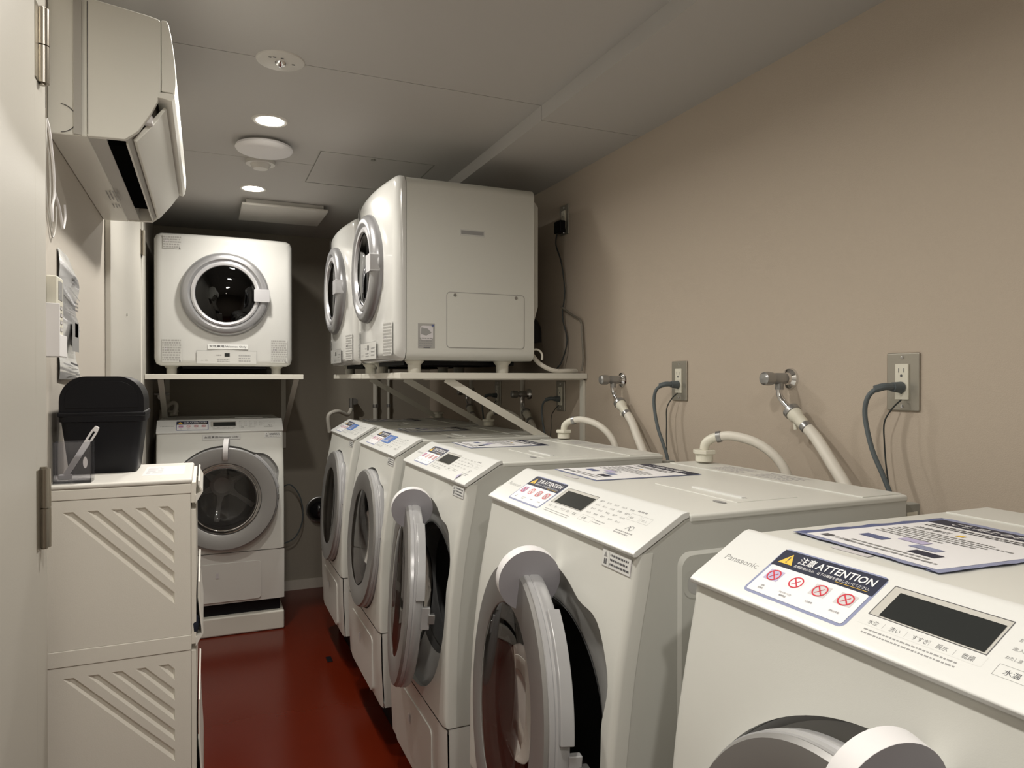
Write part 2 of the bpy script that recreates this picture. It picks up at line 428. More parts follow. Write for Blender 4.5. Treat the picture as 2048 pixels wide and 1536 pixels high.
def w_kick():
    mb = MB(); n = 24; prof = [(z, Fz(z)) for z in (.4215, .38, .34, .30, .26, .22, .19, .165)]
    xs = [-WX+.001+(2*WX-.002)*i/n for i in range(n+1)]
    vs = []
    for x in xs:
        e = min(x+WX, WX-x); off = (.010-math.sqrt(max(.0001-(.010-min(e, .01))**2, 0))) if e < .01 else 0
        vs += [(x, y+off, z) for z, y in prof]
    k = len(prof); fs = [(i*k+q, (i+1)*k+q, (i+1)*k+q+1, i*k+q+1) for i in range(n) for q in range(k-1)]
    mb.add(vs, fs, KICK)
    # side returns and top/bottom lips
    for sx in (-1, 1):
        X = sx*(WX-.001); P = [(X, Fz(z)+.010, z) for z, _ in prof]+[(X, .06, z) for z, _ in prof]
        mb.add(P, [(q, q+1, k+q+1, k+q) for q in range(k-1)], KICK)
    mb.box((-WX+.004, -.045, .405), (WX-.004, .05, .421), KICK); mb.box((-WX+.004, -.038, .1655), (WX-.004, .55, .176), KICK)
    return mb
def w_side(sx):
    def f():
        prof = [(Fz(z)+.022, z) for z in (1.02, .96, .85, .72, .60, .423)]
        low = [(.062, .423), (.062, .166), (.595, .166), (.595, 1.080), (.092, 1.080), (.004, 1.028)]
        return MB().prism(prof[::1]+low, 0, sx*(WX-.012), sx*(WX-.0015), WSIDE)
    return f
def w_side_relief():
    mb = MB()
    pts = rrect(.075, .20, .56, 1.035-.006, .022)
    # slanted upper edge like the pressed steel panel
    pts = [(y, z) for y, z in pts]
    outer = pts; inner = [(.5*(.075+.56)+(y-.5*(.635))*.975, .615+(z-.615)*.985) for y, z in pts]
    n = len(pts); X0, X1 = WX-.002, WX+.003
    vs = [(X0, y, z) for y, z in outer]+[(X1, y, z) for y, z in inner]
    tr = tessellate_polygon([[Vector((y, z, 0)) for y, z in inner]])
    mb.add(vs, [(i, (i+1) % n, n+(i+1) % n, n+i) for i in range(n)]+[tuple(n+k for k in t) for t in tr], WSIDE)
    return mb
def w_grip():
    mb = MB(); pts = rrect(.084, .955, .20, 1.0, .018); n = len(pts)
    c = (.142, .977)
    a = [(WX+.0035, y, z) for y, z in pts]; b = [(WX+.0032, c[0]+(y-c[0])*.86, c[1]+(z-c[1])*.74) for y, z in pts]
    d = [(WX-.010, c[0]+(y-c[0])*.8, c[1]+(z-c[1])*.6) for y, z in pts]
    fs = [(i, (i+1) % n, n+(i+1) % n, n+i) for i in range(n)]
    mb.add(a+b, fs, WSIDE); mb.add([(WX+.0034, y, z) for _, y, z in b], [tuple(range(n))], RECESS)
    return mb
def w_drum():
    mb = MB(); c = (DCX, 0, DCZ)
    mb.lathe([(.172, .055), (.225, .075), (.235, .12), (.235, .45), (.06, .47)], c, (0, 1, 0), DRUM, 64)
    return mb
def w_spider():
    mb = MB(); c = Vector((DCX, .445, DCZ))
    mb.lathe([(1e-5, -.03), (.045, -.028), (.062, -.012), (.066, .0)], c, (0, 1, 0), DRUML, 32)
    mb.lathe([(1e-5, .004), (.234, .004)], c, (0, 1, 0), GASKET, 48)
    for k in range(6):
        a = math.radians(8+60*k); d = Vector((math.sin(a), 0, math.cos(a))); e = Vector((d.z, 0, -d.x))
        p = [(.045, .024), (.10, .011), (.21, .015)]
        vs = []
        for r, wd in p:
            for sgn in (-1, 1):
                vs.append(c+d*r+e*sgn*wd+Vector((0, .003, 0)))
            vs.append(c+d*r+Vector((0, -.018, 0)))
        fs = []
        for q in range(2):
            b = q*3; fs += [(b, b+2, b+5, b+3), (b+2, b+1, b+4, b+5)]
        fs.append((6, 8, 7)); mb.add(vs, fs, DRUML)
    return mb
def panel_prof():
    return [(-.006, 1.0285), (-.0075, 1.034), (-.003, 1.0385), (.084, 1.0895), (.092, 1.0915), (.098, 1.0905), (.098, 1.082), (.09, 1.08), (.0, 1.0285)]
PO = Vector((-WX, -.003, 1.0378))     # print plane of the control panel, left lower corner
PV = Vector((0, .088, .0516)).normalized()
def attention(art, x0, y0, w_, h_, fine=True):
    A = art
    A.slab(x0, y0, x0+w_, y0+h_, .0008, TAPE, r=.008)
    A.h = .0012
    bx = .004; band = h_*.38
    A.rect(x0+bx, y0+bx, x0+w_-bx, y0+h_-band, PAPER, r=.003)
    A.rect(x0+.0015, y0+h_-band, x0+w_-.0015, y0+h_-.0025, NAVY)
    A.h = .0015
    ty = y0+h_-band+.006
    A.poly([(x0+.008, ty+.0005), (x0+.030, ty+.0005), (x0+.019, ty+.0185)], YEL)
    A.h = .0018
    A.poly([(x0+.0178, ty+.013), (x0+.0184, ty+.006), (x0+.0196, ty+.006), (x0+.0202, ty+.013)], INK)
    A.rect(x0+.0178, ty+.0025, x0+.0202, ty+.0045, INK)
    A.text('注意', x0+.034, ty+.0065, .024, .0125, PAPER, bold=.012)
    A.text('ATTENTION', x0+.061, ty+.0065, w_-.061-.009, .0115, PAPER, bold=.018)
    A.text('衣類乾燥のため、以下の繊維を使用しないでください。', x0+.034, ty-.0008, w_-.034-.009, .0046, PAPER)
    A.line(x0+.098, ty-.0025, x0+w_-.009, ty-.0025, .0006, YEL)
    cols = (LILAC, PALEG, PALEG, PALEG)
    for k in range(4):
        cx = x0+w_*(.145+.235*k); cy = y0+h_*.43
        A.h = .0014; A.rect(cx-.011, cy-.009, cx+.011, cy+.009, cols[k] if k != 1 else PAPER)
        A.h = .0017; A.ring(cx, cy, .0095, .0017, RED, 28); A.line(cx-.006, cy+.0062, cx+.006, cy-.0062, .0017, RED)
        A.line(cx-.004, cy-.005, cx+.004, cy+.004, .0009, RED)
        for j, row in enumerate((('油性', '染髪剤'), ('アロマオイル付', '繊維製品'), ('火気使用',), ('塗料付衣類',))[k]):
            wd = .0026*len(row)
            A.text(row, cx-wd/2, y0+h_*.17-.0045*j, wd, .003, INK)
def w_art(kind):
    def f():
        A = Art(PO, (1, 0, 0), PV)
        A.h = .0006
        A.text('Panasonic', .018, .0445, .060, .0095, INKL, bold=.012)
        # bezel + display
        if kind in ('near', 'full', 'back', 'red', 'blue'):
            A.h = .0007
            A.rect(.2465, .0225, .3735, .0355, PANELW)
            for i, s_ in enumerate(('水位', '洗い', 'すすぎ', '脱水', '乾燥')):
                x = .256+.0245*i; A.text(s_, x, .0250, .0060*len(s_)*.95, .0064, INK, bold=.008)
                if i < 4: A.line(x+.0175, .0245, x+.0175, .0315, .0004, INKL)
            A.lines(.258, .010, .37, .020, 2, INKL, fill=.35)
            for r in range(4):
                for c in range(5):
                    x = .384+.0245*c; y = .080-.0115*r
                    A.text(('標準', 'おしゃれ', '念入り', 'わたし流', '予約')[(c+r) % 5], x, y-.005, .014, .0046, INKL, bold=.02)
            A.frame(.384, .020, .426, .034, .0004, INKL); A.text('水温', .391, .0235, .014, .0068, INK, bold=.008); A.lines(.43, .022, .47, .033, 2, INKL, .35)
            A.lines(.505, .075, .54, .084, 1, INKL, .4)
            A.frame(.498, .055, .530, .071, .0004, INKL); A.text('電源', .503, .059, .010, .005, INKL); A.frame(.534, .055, .560, .071, .0004, INKL); A.text('切 入', .538, .059, .014, .005, INKL)
            A.ring(.537, .0385, .006, .0009, INK, 16); A.line(.524, .034, .53, .043, .0012, INK); A.line(.53, .043, .536, .034, .0012, INK)
            A.lines(.505, .020, .555, .030, 2, INKL, .5)
        return A.mb
    return f
def notice(taped):
    def f():
        A = Art((0, 0, 0), (1, 0, 0), (0, 1, 0))
        W_, H_ = .200, .262
        if taped:
            n = 14; t = .012
            for (a0, b0, a1, b1) in ((-t, -t, W_+t, t*.4), (-t, H_-t*.4, W_+t, H_+t), (-t, -t, t*.4, H_+t), (W_-t*.4, -t, W_+t, H_+t)):
                vs = []; L = max(a1-a0, b1-b0); hor = (a1-a0) > (b1-b0)
                for i in range(n+1):
                    s_ = i/n; hh = .0012+.0012*math.sin(i*2.1+a0*50)**2; wob = .0012*math.sin(i*1.7+b0*90)
                    if hor: vs += [A.P(a0+L*s_, b0+wob, hh), A.P(a0+L*s_, b1, .0008)] if b0 < 0 else [A.P(a0+L*s_, b0, .0008), A.P(a0+L*s_, b1+wob, hh)]
                    else: vs += [A.P(a0+wob, b0+L*s_, hh), A.P(a1, b0+L*s_, .0008)] if a0 < 0 else [A.P(a0, b0+L*s_, .0008), A.P(a1+wob, b0+L*s_, hh)]
                A.mb.add(vs, [(2*i, 2*i+1, 2*i+3, 2*i+2) if not hor else (2*i, 2*i+2, 2*i+3, 2*i+1) for i in range(n)], TAPE if (a0 >= 0 or b1 < .05 or hor) else TAPED)
        else:
            A.slab(-.003, -.003, W_+.003, H_+.003, .0005, TAPE)
        A.h = .0013; A.rect(0, 0, W_, H_, PAPER)
        A.h = .0016; A.rect(0, H_-.034, W_, H_, NAVY)
        A.h = .0019; A.text('ご使用上のお願い', .030, H_-.027, W_-.06, .019, PAPER, bold=.01)
        A.lines(.015, H_-.062, .185, H_-.042, 2, INK, .5); A.text('注意事項', .02, H_-.088, .055, .013, INK, bold=.01); A.rect(.085, H_-.088, .096, H_-.078, YEL)
        A.lines(.015, H_-.135, .185, H_-.095, 4, INKL, .4)
        for k, (x, y, m) in enumerate(((.03, .062, TAPED), (.105, .066, TAPE), (.07, .088, LILAC), (.125, .040, NAVY))):
            A.rect(x, y, x+.038, y+.018, m)
        A.lines(.015, .105, .12, .125, 2, INKL, .4); A.lines(.05, .012, .185, .036, 2, INKL, .4)
        A.rect(.012, .012, .026, .026, INK); A.text('洗濯機', .03, .014, .03, .010, INK)
        return A.mb
    return f
def dm(theta):
    return Matrix.Translation((DCX-DR, -.052, DCZ)) @ Matrix.Rotation(-math.radians(theta), 4, 'Z') @ Matrix.Rotation(-math.radians(4.6), 4, 'X')
def d_ring():
    c = (DR, 0, 0)
    return MB().lathe([(.1755, -.006), (.1785, -.0105), (.180, -.0112), (.249, -.0112), (.2535, -.0060), (.254, .022), (.247, .030), (.20, .033), (.178, .030), (.174, .020)], c, (0, 1, 0), GREYR, 96, close=True)
def d_rim():
    c = (DR, 0, 0)
    return MB().lathe([(.2525, -.0048), (.2555, -.0030), (.2560, .004), (.2545, .006), (.2570, .009), (.2570, .022), (.252, .030), (.246, .032)], c, (0, 1, 0), RIM, 96)
def d_cover():
    return MB().lathe([(1e-5, -.0150), (.08, -.0145), (.14, -.0130), (.172, -.0112), (.1785, -.010)], (DR, 0, 0), (0, 1, 0), COVER, 96)
def d_bowl():
    return MB().lathe([(.175, .018), (.166, .034), (.145, .056), (.105, .074), (.055, .084), (1e-5, .087)], (DR, 0, 0), (0, 1, 0), GLASSW, 64)
def d_latch():
    mb = MB(); vs = []; n = 14
    for i in range(n+1):
        a = math.radians(34+46*i/n); s, c = math.sin(a), math.cos(a)
        for r, y in ((.2565, .010), (.266, .011), (.266, .033), (.2565, .034)):
            vs.append((DR+s*r, y, c*r))
    fs = [(4*i+q, 4*i+(q+1) % 4, 4*i+4+(q+1) % 4, 4*i+4+q) for i in range(n) for q in range(4)]+[(0, 1, 2, 3), (4*n, 4*n+3, 4*n+2, 4*n+1)]
    return mb.add(vs, fs, RIM)
def d_hook():
    mb = MB(); mb.box((2*DR-.012, .028, -.028), (2*DR+.002, .05, .028), RIM); mb.box((2*DR-.008, .045, -.012), (2*DR+.008, .062, .012), CHROMED); return mb
def d_hinge():
    mb = MB()
    for z in (-.075, .075):
        mb.box((-.006, .006, z-.03), (.03, .036, z+.03), RIM); mb.cyl((-.004, .02, z-.032), (-.004, .02, z+.032), .009, RIM, 16)
    return mb
def foam():
    # slotted foam disc, axis along X; slot from centre downwards
    mb = MB(); R = .0575; hw = .012; n = 40; slot = .0145
    a0 = math.asin(slot/R); out = []
    for i in range(n+1):
        a = PI+a0+(2*PI-2*a0)*i/n        # angle from +z, start just past straight down
        out.append((math.sin(a)*R, math.cos(a)*R))
    inn = [(slot, -.006)]+[(math.cos(t)*slot, -.006+math.sin(t)*slot) for t in (PI*.25, PI*.5, PI*.75)]+[(-slot, -.006)]
    poly = out+inn
    # face material vs rim material
    nn = len(poly); vs = [(-hw, y, z) for y, z in poly]+[(hw, y, z) for y, z in poly]
    tr = tessellate_polygon([[Vector((y, z, 0)) for y, z in poly]])
    mb.add(vs, [tuple(t) for t in tr]+[tuple(nn+k for k in reversed(t)) for t in tr], FOAM)
    mb.add(vs, [(i, (i+1) % nn, nn+(i+1) % nn, nn+i) for i in range(nn)], FOAMW)
    return mb
def washer(loc, rotz, label, theta, kind, disc_phi=None, disc_label=None):
    w_ = thing('washing_machine', loc, label, 'washing machine', rotz, 'white front loading washing machines')
    obj('front_panel', w_front, w_, key='wf')
    obj('door_recess', w_recess, w_, key='wr')
    obj('kick_panel', w_kick, w_, key='wk')
    obj('kick_cover', lambda: MB().prism([(x, z) for x, z in rrect(-.19, .178, .185, .372, .02)], 1, -.0590, -.045, KICK), w_, key='wkc', bevel=.0025)
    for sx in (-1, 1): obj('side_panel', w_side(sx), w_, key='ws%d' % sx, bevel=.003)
    r = obj('side_relief', w_side_relief, w_, key='wsr', ang=20); obj('side_grip', w_grip, r, key='wg')
    obj('back_panel', lambda: MB().box((-WX+.012, .585, .166), (WX-.012, .595, 1.078), WHITE), w_, key='wb')
    t = obj('top_panel', lambda: MB().box((-WX, .098, 1.072), (WX, .597, 1.086), WHITE), w_, key='wt', bevel=.005, seg=3)
    obj('filter_lid', lambda: MB().box((-.005, .245, 1.085), (.240, .385, 1.0872), WHITE), t, key='wfl', bevel=.0008)
    obj('lid_slot', lambda: MB().box((.073, .277, 1.0870), (.215, .287, 1.0900), PANELW).box((.073, .287, 1.0870), (.215, .2905, 1.0876), INKL), t, key='wfs', bevel=.001)
    obj('oval_mark', lambda: MB().lathe([(1e-5, 0), (.016, 0)], (0, 0, 0), (0, 0, 1), INKL, 24), t, key='wom', loc=(.222, .222, 1.0868)).scale = (1, .45, 1)
    obj('rear_deck', lambda: MB().box((-WX+.01, .49, 1.085), (WX-.01, .592, 1.0880), WHITE), t, key='wrd', bevel=.0008)
    A = Art((0, 0, 1.0883), (1, 0, 0), (0, 1, 0)); A.lines(-.16, .505, -.05, .575, 5, PALEG, .3); A.lines(-.02, .505, .10, .575, 5, PALEG, .3)
    obj('deck_print', A.mb, t, flat=True, key='dkp')['kind'] = 'stuff'
    p = obj('control_panel', lambda: MB().prism(panel_prof(), 0, -WX, WX, PANELW), w_, key='wcp', bevel=.002)
    A = Art(PO, (1, 0, 0), PV); A.slab(.249, .037, .371, .0845, .0006, DISPG, r=.002); A.h = .0009; A.frame(.249, .037, .371, .0845, .0008, INK)
    A.h = .0010; A.rect(.260, .0395, .3675, .077, BLACKG); obj('display', A.mb, p, flat=True, key='disp')
    obj('panel_print', w_art(kind), p, key='art', flat=True)['kind'] = 'stuff'
    s_ = {}
    A = Art(PO, (1, 0, 0), PV)
    if kind == 'blue':
        A.slab(.255, .036, .37, .082, .0024, BLUEL, r=.002); A.h = .0028; A.rect(.29, .045, .335, .074, TAPE); A.h = .003; A.lines(.262, .040, .36, .05, 2, PAPER, .4)
        obj('blue_label', A.mb, p, flat=True, key='bl')
        A = Art(PO, (1, 0, 0), PV)
    attention(A, .0885 if kind != 'full' else .075, .0075, .150, .085)
    obj('attention_sticker', A.mb, p, flat=True, key='att')
    d = obj('door', d_ring, w_, key='dr'); d.matrix_local = dm(theta)
    obj('door_rim', d_rim, d, key='drm'); obj('door_cover', d_cover, d, key='dc'); obj('glass_bowl', d_bowl, d, key='db')
    obj('latch_grip', d_latch, d, key='dl', bevel=.002); obj('latch_hook', d_hook, d, key='dh', bevel=.002); obj('door_hinge', d_hinge, d, key='dhi', bevel=.002)
    dr = obj('drum', w_drum, w_, key='wd'); obj('drum_spider', w_spider, dr, key='wsp', ang=20)
    obj('gasket', lambda: MB().lathe([(.184, .004), (.180, .016), (.176, .020), (.168, .018), (.165, .032), (.166, .06), (.20, .07)], (DCX, 0, DCZ), (0, 1, 0), GASKET, 72), w_, key='wga')
    A = Art((-WX, 0, 0), (1, 0, 0), (0, 0, 1))
    A.slab(.27, .30, .283, .325, .0006, PALEG); A.mb.v = [(x, y-.062, z) for x, y, z in A.mb.v]
    obj('small_label', A.mb, w_, flat=True, key='smalll')
    A = Art((-WX+.505, Fz(1.0)-.001, 1.0), (1, 0, 0), (0, .0062/.05, 1))
    A.slab(0, -.004, .085, .024, .0006, PALEG, .001); A.h = .0009; A.rect(.0008, -.0032, .0842, .0232, PANELW)
    A.h = .0012; A.line(.022, -.0032, .022, .0232, .0005, INKL); A.poly([(.006, .012), (.016, .012), (.011, .021)], INKL); A.rect(.007, 0, .010, .009, INK); A.rect(.012, 0, .015, .009, INK)
    A.lines(.025, -.001, .082, .021, 3, INK, .42, gap=.12)
    obj('warning_sticker', A.mb, w_, flat=True, key='wst')
    if kind in ('near', 'full', 'red', 'blue'):
        n_ = obj('taped_notice', notice(kind == 'near'), t, flat=True, key='not%d' % (kind == 'near'))
        n_.location = (-WX+.040, .160, 1.0868) if kind == 'near' else (-WX+.015, .160, 1.0868); n_.rotation_euler = (0, 0, -.06 if kind == 'near' else -.03)
        if kind == 'near': n_['label'] = 'printed notice with a dark title band, edged with blue tape'
        A = Art((0, 0, 1.0865), (1, 0, 0), (0, 1, 0)); A.slab(-.190, .128, -.135, .139, .0006, PALEG)
        obj('grey_label', A.mb, t, flat=True, key='glt')
    if kind == 'red':
        A = Art(PO+Vector((.47, -.004, -.006)), (1, .0, 0), (0, .088, .06)); A.slab(0, 0, .05, .03, .004, PANELW, .004); A.h = .006; A.poly([(.052, .004), (.056, .03), (.040, .02)], LILAC)
        obj('peeling_tape', A.mb, p)
    # fittings at the rear top
    f_ = MB()
    if kind == 'near': pass
    else: f_.cyl((-WX+.058, .56, 1.092), (-WX+.058, .56, 1.112), .022, IVORY, 24); f_.cyl((-WX+.058, .56, 1.112), (-WX+.058, .56, 1.122), .03, IVORY, 6)
    if kind != 'near': obj('inlet_fitting', f_, w_, key='inl', bevel=.002)
    if disc_phi is not None:
        f2 = tag(obj('foam_disc', foam, key='foam', bevel=.003), disc_label, 'door stop', 'grey foam discs clipped on the washer doors')
        a = math.radians(disc_phi); m_ = w_matrix(loc, rotz) @ dm(theta) @ Matrix.Translation((DR+math.sin(a)*.243, .008, math.cos(a)*.243+.002)) @ Matrix.Rotation(a, 4, 'Y')
        f2.matrix_world = m_
    return w_
def w_matrix(loc, rotz): return Matrix.Translation(loc) @ Matrix.Rotation(rotz, 4, 'Z')
YS = (.1756, .9126, 1.6796, 2.4058, 3.1428)
info = [
 ('nearest white washing machine, bottom right, notice edged with blue tape on top', 8.5, 'near', 8, 'largest grey foam disc, cropped at the bottom edge, on the nearest washer door'),
 ('second white washing machine from the front, door ajar, red floor mirrored in its glass', 8.5, 'full', 9, 'grey foam disc on the door of the second washing machine from the front'),
 ('middle white washing machine of the row, door ajar and tape peeling off its panel', 9.5, 'red', 9, 'grey foam disc on the door of the middle washing machine of the row'),
 ('fourth white washing machine from the front, door shut, blue label on its panel', 1.0, 'blue', None, None),
 ('last white washing machine of the right-hand row, next to the back wall, door shut', 1.0, 'blue', None, None)]
for y, (lab, th, kind, phi, dl) in zip(YS, info):
    washer((.605, y+.3, 0), -PI/2, lab, th, kind, phi, dl)
    t = thing('washer_tray', (.605, y+.3, 0), 'low black base tray under the washer: ' + lab.split(',')[0].replace('white washing machine', 'machine'), 'tray', -PI/2, 'black trays under the row of washers')
    obj('pan', lambda: MB().box((-.285, .03, 0), (.285, .57, .10), BLACK), t, key='pan', bevel=.006)
    for sx in (-.24, .24):
        for yy in (.08, .52): obj('foot_block', lambda: MB().cyl((0, 0, .10), (0, 0, .165), .03, BLACK, 20), t, key='ft', loc=(sx, yy, 0))
washer((-.2227+.3, 3.893, 0), 0, 'white washing machine at the back facing the camera, under its own dryer', 6, 'back', 2, 'foam disc seen edge-on at the top of the back washer door')
t = thing('washer_tray', (.0773, 3.893, 0), 'white drip tray with black gap above it under the back washing machine', 'tray')
obj('pan', MB().box((-.30, -.045, 0), (.30, .57, .098), SHELFM), t, bevel=.01)
obj('black_base', MB().box((-.28, -.01, .097), (.28, .54, .1645), BLACK), t)
A = Art((.0773-.0, 3.893, 0), (1, 0, 0), (0, 0, 1))
def women(o, w_, parent=None):
    A = Art(o, (1, 0, 0), (0, 0, 1)); A.slab(0, 0, w_, .026, .0006, PALEG, .002); A.h = .001; A.rect(.001, .001, w_-.001, .025, PANELW); A.h = .0014
    A.text('女性専用/Women Only', .008, .0065, w_-.016, .013, INK, bold=.02); return obj('women_only_sticker', A.mb, parent, flat=True)
for o in COL.objects:
    if o.get('label', '').startswith('white washing machine at the back'): wback = o
sk = women((-.090, Fz(1.0)-.0035, .992), .178, wback); sk.rotation_euler = (0, 0, 0)

# ---------------------------------------------------------------- dryers
def dF(x, z): return -.030*(1-(x/.325)**2)
DZ0, DZ1 = 1.365, 2.02
def dryer(loc, rotz, label, women_s):
    d = thing('clothes_dryer', loc, label, 'dryer', rotz, 'white tumble dryers on the wall shelves')
    zc = .36
    obj('front_cover', lambda: polar((0, zc), lambda a: .150, -.325, .325, 0, .655, dF, DRYW, fold=.004, rr=.030, cr=.034, ts=(0, .2, .45, .65, .8, .86, .9, .94, .97, .985, .995, 1), N=128), d, key='df')
    def body():
        mb = MB(); X, Y0, Y1 = .3225, .0365, .53
        o_ = rrect(-X, .004, X, .651, .032, 8); i_ = rrect(-X+.01, .014, X-.01, .641, .024, 8); n = len(o_)
        vs = [(x, y, z) for y, P_ in ((Y0, i_), (Y0, o_), (Y1, o_), (Y1, i_)) for x, z in P_]
        fs = [(r*n+i, r*n+(i+1) % n, (r+1) % 4*n+(i+1) % n, (r+1) % 4*n+i) for r in range(4) for i in range(n)]
        mb.add(vs, fs, DRYS); mb.prism(i_, 1, Y1-.012, Y1-.001, DRYS); mb.add([(x, Y0+.004, z) for x, z in i_]+[(x*1.0, Y0+.004, z) for x, z in rrect(-.316, .009, .316, .646, .028, 8)], [(i, (i+1) % n, n+(i+1) % n, n+i) for i in range(n)], VOID)
        return mb
    c = obj('body', body, d, key='dbd')
    obj('rear_cover', lambda: MB().prism([(.525, .12), (.545, .12), (.575, .22), (.575, .60), (.56, .62), (.525, .62)], 0, -.26, .27, DRYS), d, key='drc', bevel=.008)
    obj('access_panel', lambda: MB().prism([(y, z) for y, z in rrect(.186, .05, .488, .247, .012)], 0, .3215, .3245, DRYS), c, key='dap', bevel=.0015)
    def groove():
        mb = MB(); o_ = rrect(.183, .047, .491, .250, .014); i_ = rrect(.186, .05, .488, .247, .012); n = len(o_)
        mb.add([(.3230, y, z) for y, z in o_]+[(.3230, y, z) for y, z in i_], [(k, (k+1) % n, n+(k+1) % n, n+k) for k in range(n)], PALEM); return mb
    obj('panel_joint', groove, c, key='dgr', flat=True)
    for y in (.215, .455): obj('screw', lambda: MB().cyl((.324, 0, 0), (.3262, 0, 0), .006, CHROMED, 14), c, key='dsc', loc=(0, y, .238))
    obj('side_slot', lambda: MB().box((.3205, .235, .455), (.3232, .330, .478), DRYW).box((.3205, .239, .460), (.3236, .326, .474), INKL), c, key='dsl')
    A = Art((.3228, .078, .045), (0, 1, 0), (0, 0, 1)); A.slab(0, 0, .062, .088, .0005, PALEM); A.h = .001; A.rect(.008, .03, .055, .08, PALEG, r=.01); A.h = .0013; A.lines(.004, .004, .058, .04, 4, INKL, .4); A.rect(.05, .078, .059, .085, TAPED); A.poly([(.01, .05), (.03, .045), (.05, .055), (.035, .07), (.012, .074)], INKL); A.rect(.02, .001, .045, .003, INK)
    obj('rating_label', A.mb, c, flat=True, key='drl')
    obj('drum', lambda: MB().lathe([(.150, .0), (.155, .03), (.26, .06), (.26, .42), (1e-5, .43)], (0, 0, zc), (0, 1, 0), DRUM, 56), d, key='ddr')
    # door
    def ring():
        return MB().lathe([(.150, .010), (.150, -.014), (.160, -.018), (.166, -.026), (.174, -.032), (.188, -.032), (.2, -.026), (.207, -.014), (.2085, -.004), (.2085, .008)], (0, -.026, zc), (0, 1, 0), SILVER, 96)
    dr = obj('door_ring', ring, d, key='ddo')
    obj('inner_ring', lambda: MB().lathe([(.140, -.020), (.143, -.028), (.152, -.030), (.160, -.026), (.162, -.018)], (0, -.026, zc), (0, 1, 0), SILVERL, 96), dr, key='dir')
    obj('glass', lambda: MB().lathe([(1e-5, -.030), (.07, -.029), (.12, -.024), (.143, -.016)], (0, -.026, zc), (0, 1, 0), GLASSD, 72), dr, key='dgl')
    obj('door_handle', lambda: MB().prism([(x, z) for x, z in rrect(.132, zc-.034, .207, zc+.030, .006)], 1, -.066, -.030, SILVERL), dr, key='dha', bevel=.004)
    # front print
    A = Art((0, -.0300, 0), (1, 0, 0), (0, 0, 1)); 
    A.slab(-.135, .012, .145, .078, .0008, DRYW); A.h = .0016; A.frame(-.135, .012, .145, .078, .0008, INKL)
    A.rect(-.006, .048, .018, .066, BLACKG)
    A.text('入  切', -.115, .025, .03, .007, INKL); A.lines(-.04, .02, .02, .04, 2, INKL, .3); A.lines(.06, .02, .13, .06, 3, INKL, .3); A.lines(-.045, .05, -.015, .06, 1, INKL, .4)
    obj('control_strip', A.mb, d, flat=True, key='dcs')
    for nm_, (x0, z0, x1, z1, rows, rot) in dict(a=(-.290, .020, -.200, .135, 9, .16), b=(.215, .020, .300, .140, 10, -.16), c=(-.285, .575, -.200, .640, 5, .16)).items():
        xm = (x0+x1)/2; A = Art((xm, dF(xm, 0)-.0012-.002, (z0+z1)/2), (1, -rot, 0), (0, 0, 1)); hw, hh = (x1-x0)/2, (z1-z0)/2
        A.slab(-hw, -hh, hw, hh, .0004, DRYW); A.h = .0008
        A.lines(-hw+.002, -hh+.003, hw-.002, hh-.003, rows, PALEM, .62, gap=.1)
        A.rect(hw-.012, -hh+.001, hw-.006, -hh+.006, INK); A.poly([(-hw+.008, 0), (-hw+.03, 0), (-hw+.019, .018)], PALEG)
        obj('caution_label', A.mb, d, flat=True, key='dl'+nm_)
    if women_s:
        A = Art((-.085, -.031, .085), (1, 0, 0), (0, 0, 1)); A.slab(0, 0, .19, .026, .0006, PALEG, .002); A.h = .001; A.rect(.001, .001, .189, .025, PANELW); A.h = .0014
        A.text('女性専用/Women Only', .008, .0065, .174, .013, INK, bold=.02); obj('women_only_sticker', A.mb, d, flat=True)
    for x in (-.25, .25):
        for y in (.085, .43):
            obj('foot', lambda: MB().lathe([(1e-5, -.041), (.022, -.041), (.024, -.035), (.024, -.012), (.034, .0), (.034, .006)], (0, 0, 0), (0, 0, 1), SHELFM, 24), d, key='dft', loc=(x, y, 0))
    obj('base_frame', lambda: MB().box((-.20, .06, -.012), (.20, .50, .004), BLACK), d, key='dbf')
    return d
dryer((.61, 2.415+.325, DZ0), -PI/2, 'near white tumble dryer on the right-hand shelf, its whole side showing', False)
dryer((.61, 3.15+.325, DZ0), -PI/2, 'far white tumble dryer on the right-hand shelf, mostly behind the near one', False)
dryer((.096, 3.86, DZ0), 0, 'white tumble dryer facing the camera on the back shelf, women only sticker', True)

# ---------------------------------------------------------------- shelves
def bracket(sh, y, wall_x, top, xt, zb):
    obj('wall_post', MB().box((wall_x-.012, y-.014, zb-.06), (wall_x-.001, y+.014, top), SHELFM), sh, bevel=.001)
    a = MB(); d = Vector((wall_x-.012-xt, 0, zb-top)).normalized(); n_ = Vector((-d.z, 0, d.x))*.0135
    A_, B_ = Vector((xt, y, top)), Vector((wall_x-.012, y, zb))
    vs = []
    for p in (A_, B_):
        for s1 in (-1, 1):
            for s2 in (-1, 1): vs.append(p+n_*s1+Vector((0, .002*s2, 0)))
    a.add(vs, [(0, 1, 3, 2), (4, 6, 7, 5), (0, 2, 6, 4), (1, 5, 7, 3), (0, 4, 5, 1), (2, 3, 7, 6)], SHELFM)
    obj('brace', a, sh)
    obj('top_bar', MB().box((xt-.08, y-.014, top-.004), (wall_x-.002, y+.014, top), SHELFM), sh)
for (y0, y1, lab, ys) in ((2.415, 3.07, 'white wall shelf carrying the near dryer, with diagonal braces', (2.445, 3.02)), (3.095, 3.80, 'white wall shelf carrying the far dryer by the back corner', (3.72,))):
    sh = thing('wall_shelf', (0, 0, 0), lab, 'shelf')
    obj('board', MB().box((.623, y0, 1.302), (XR-.001, y1, 1.324), SHELFM), sh, bevel=.002)
    for y in ys: bracket(sh, y, XR, 1.302, .80, .985)
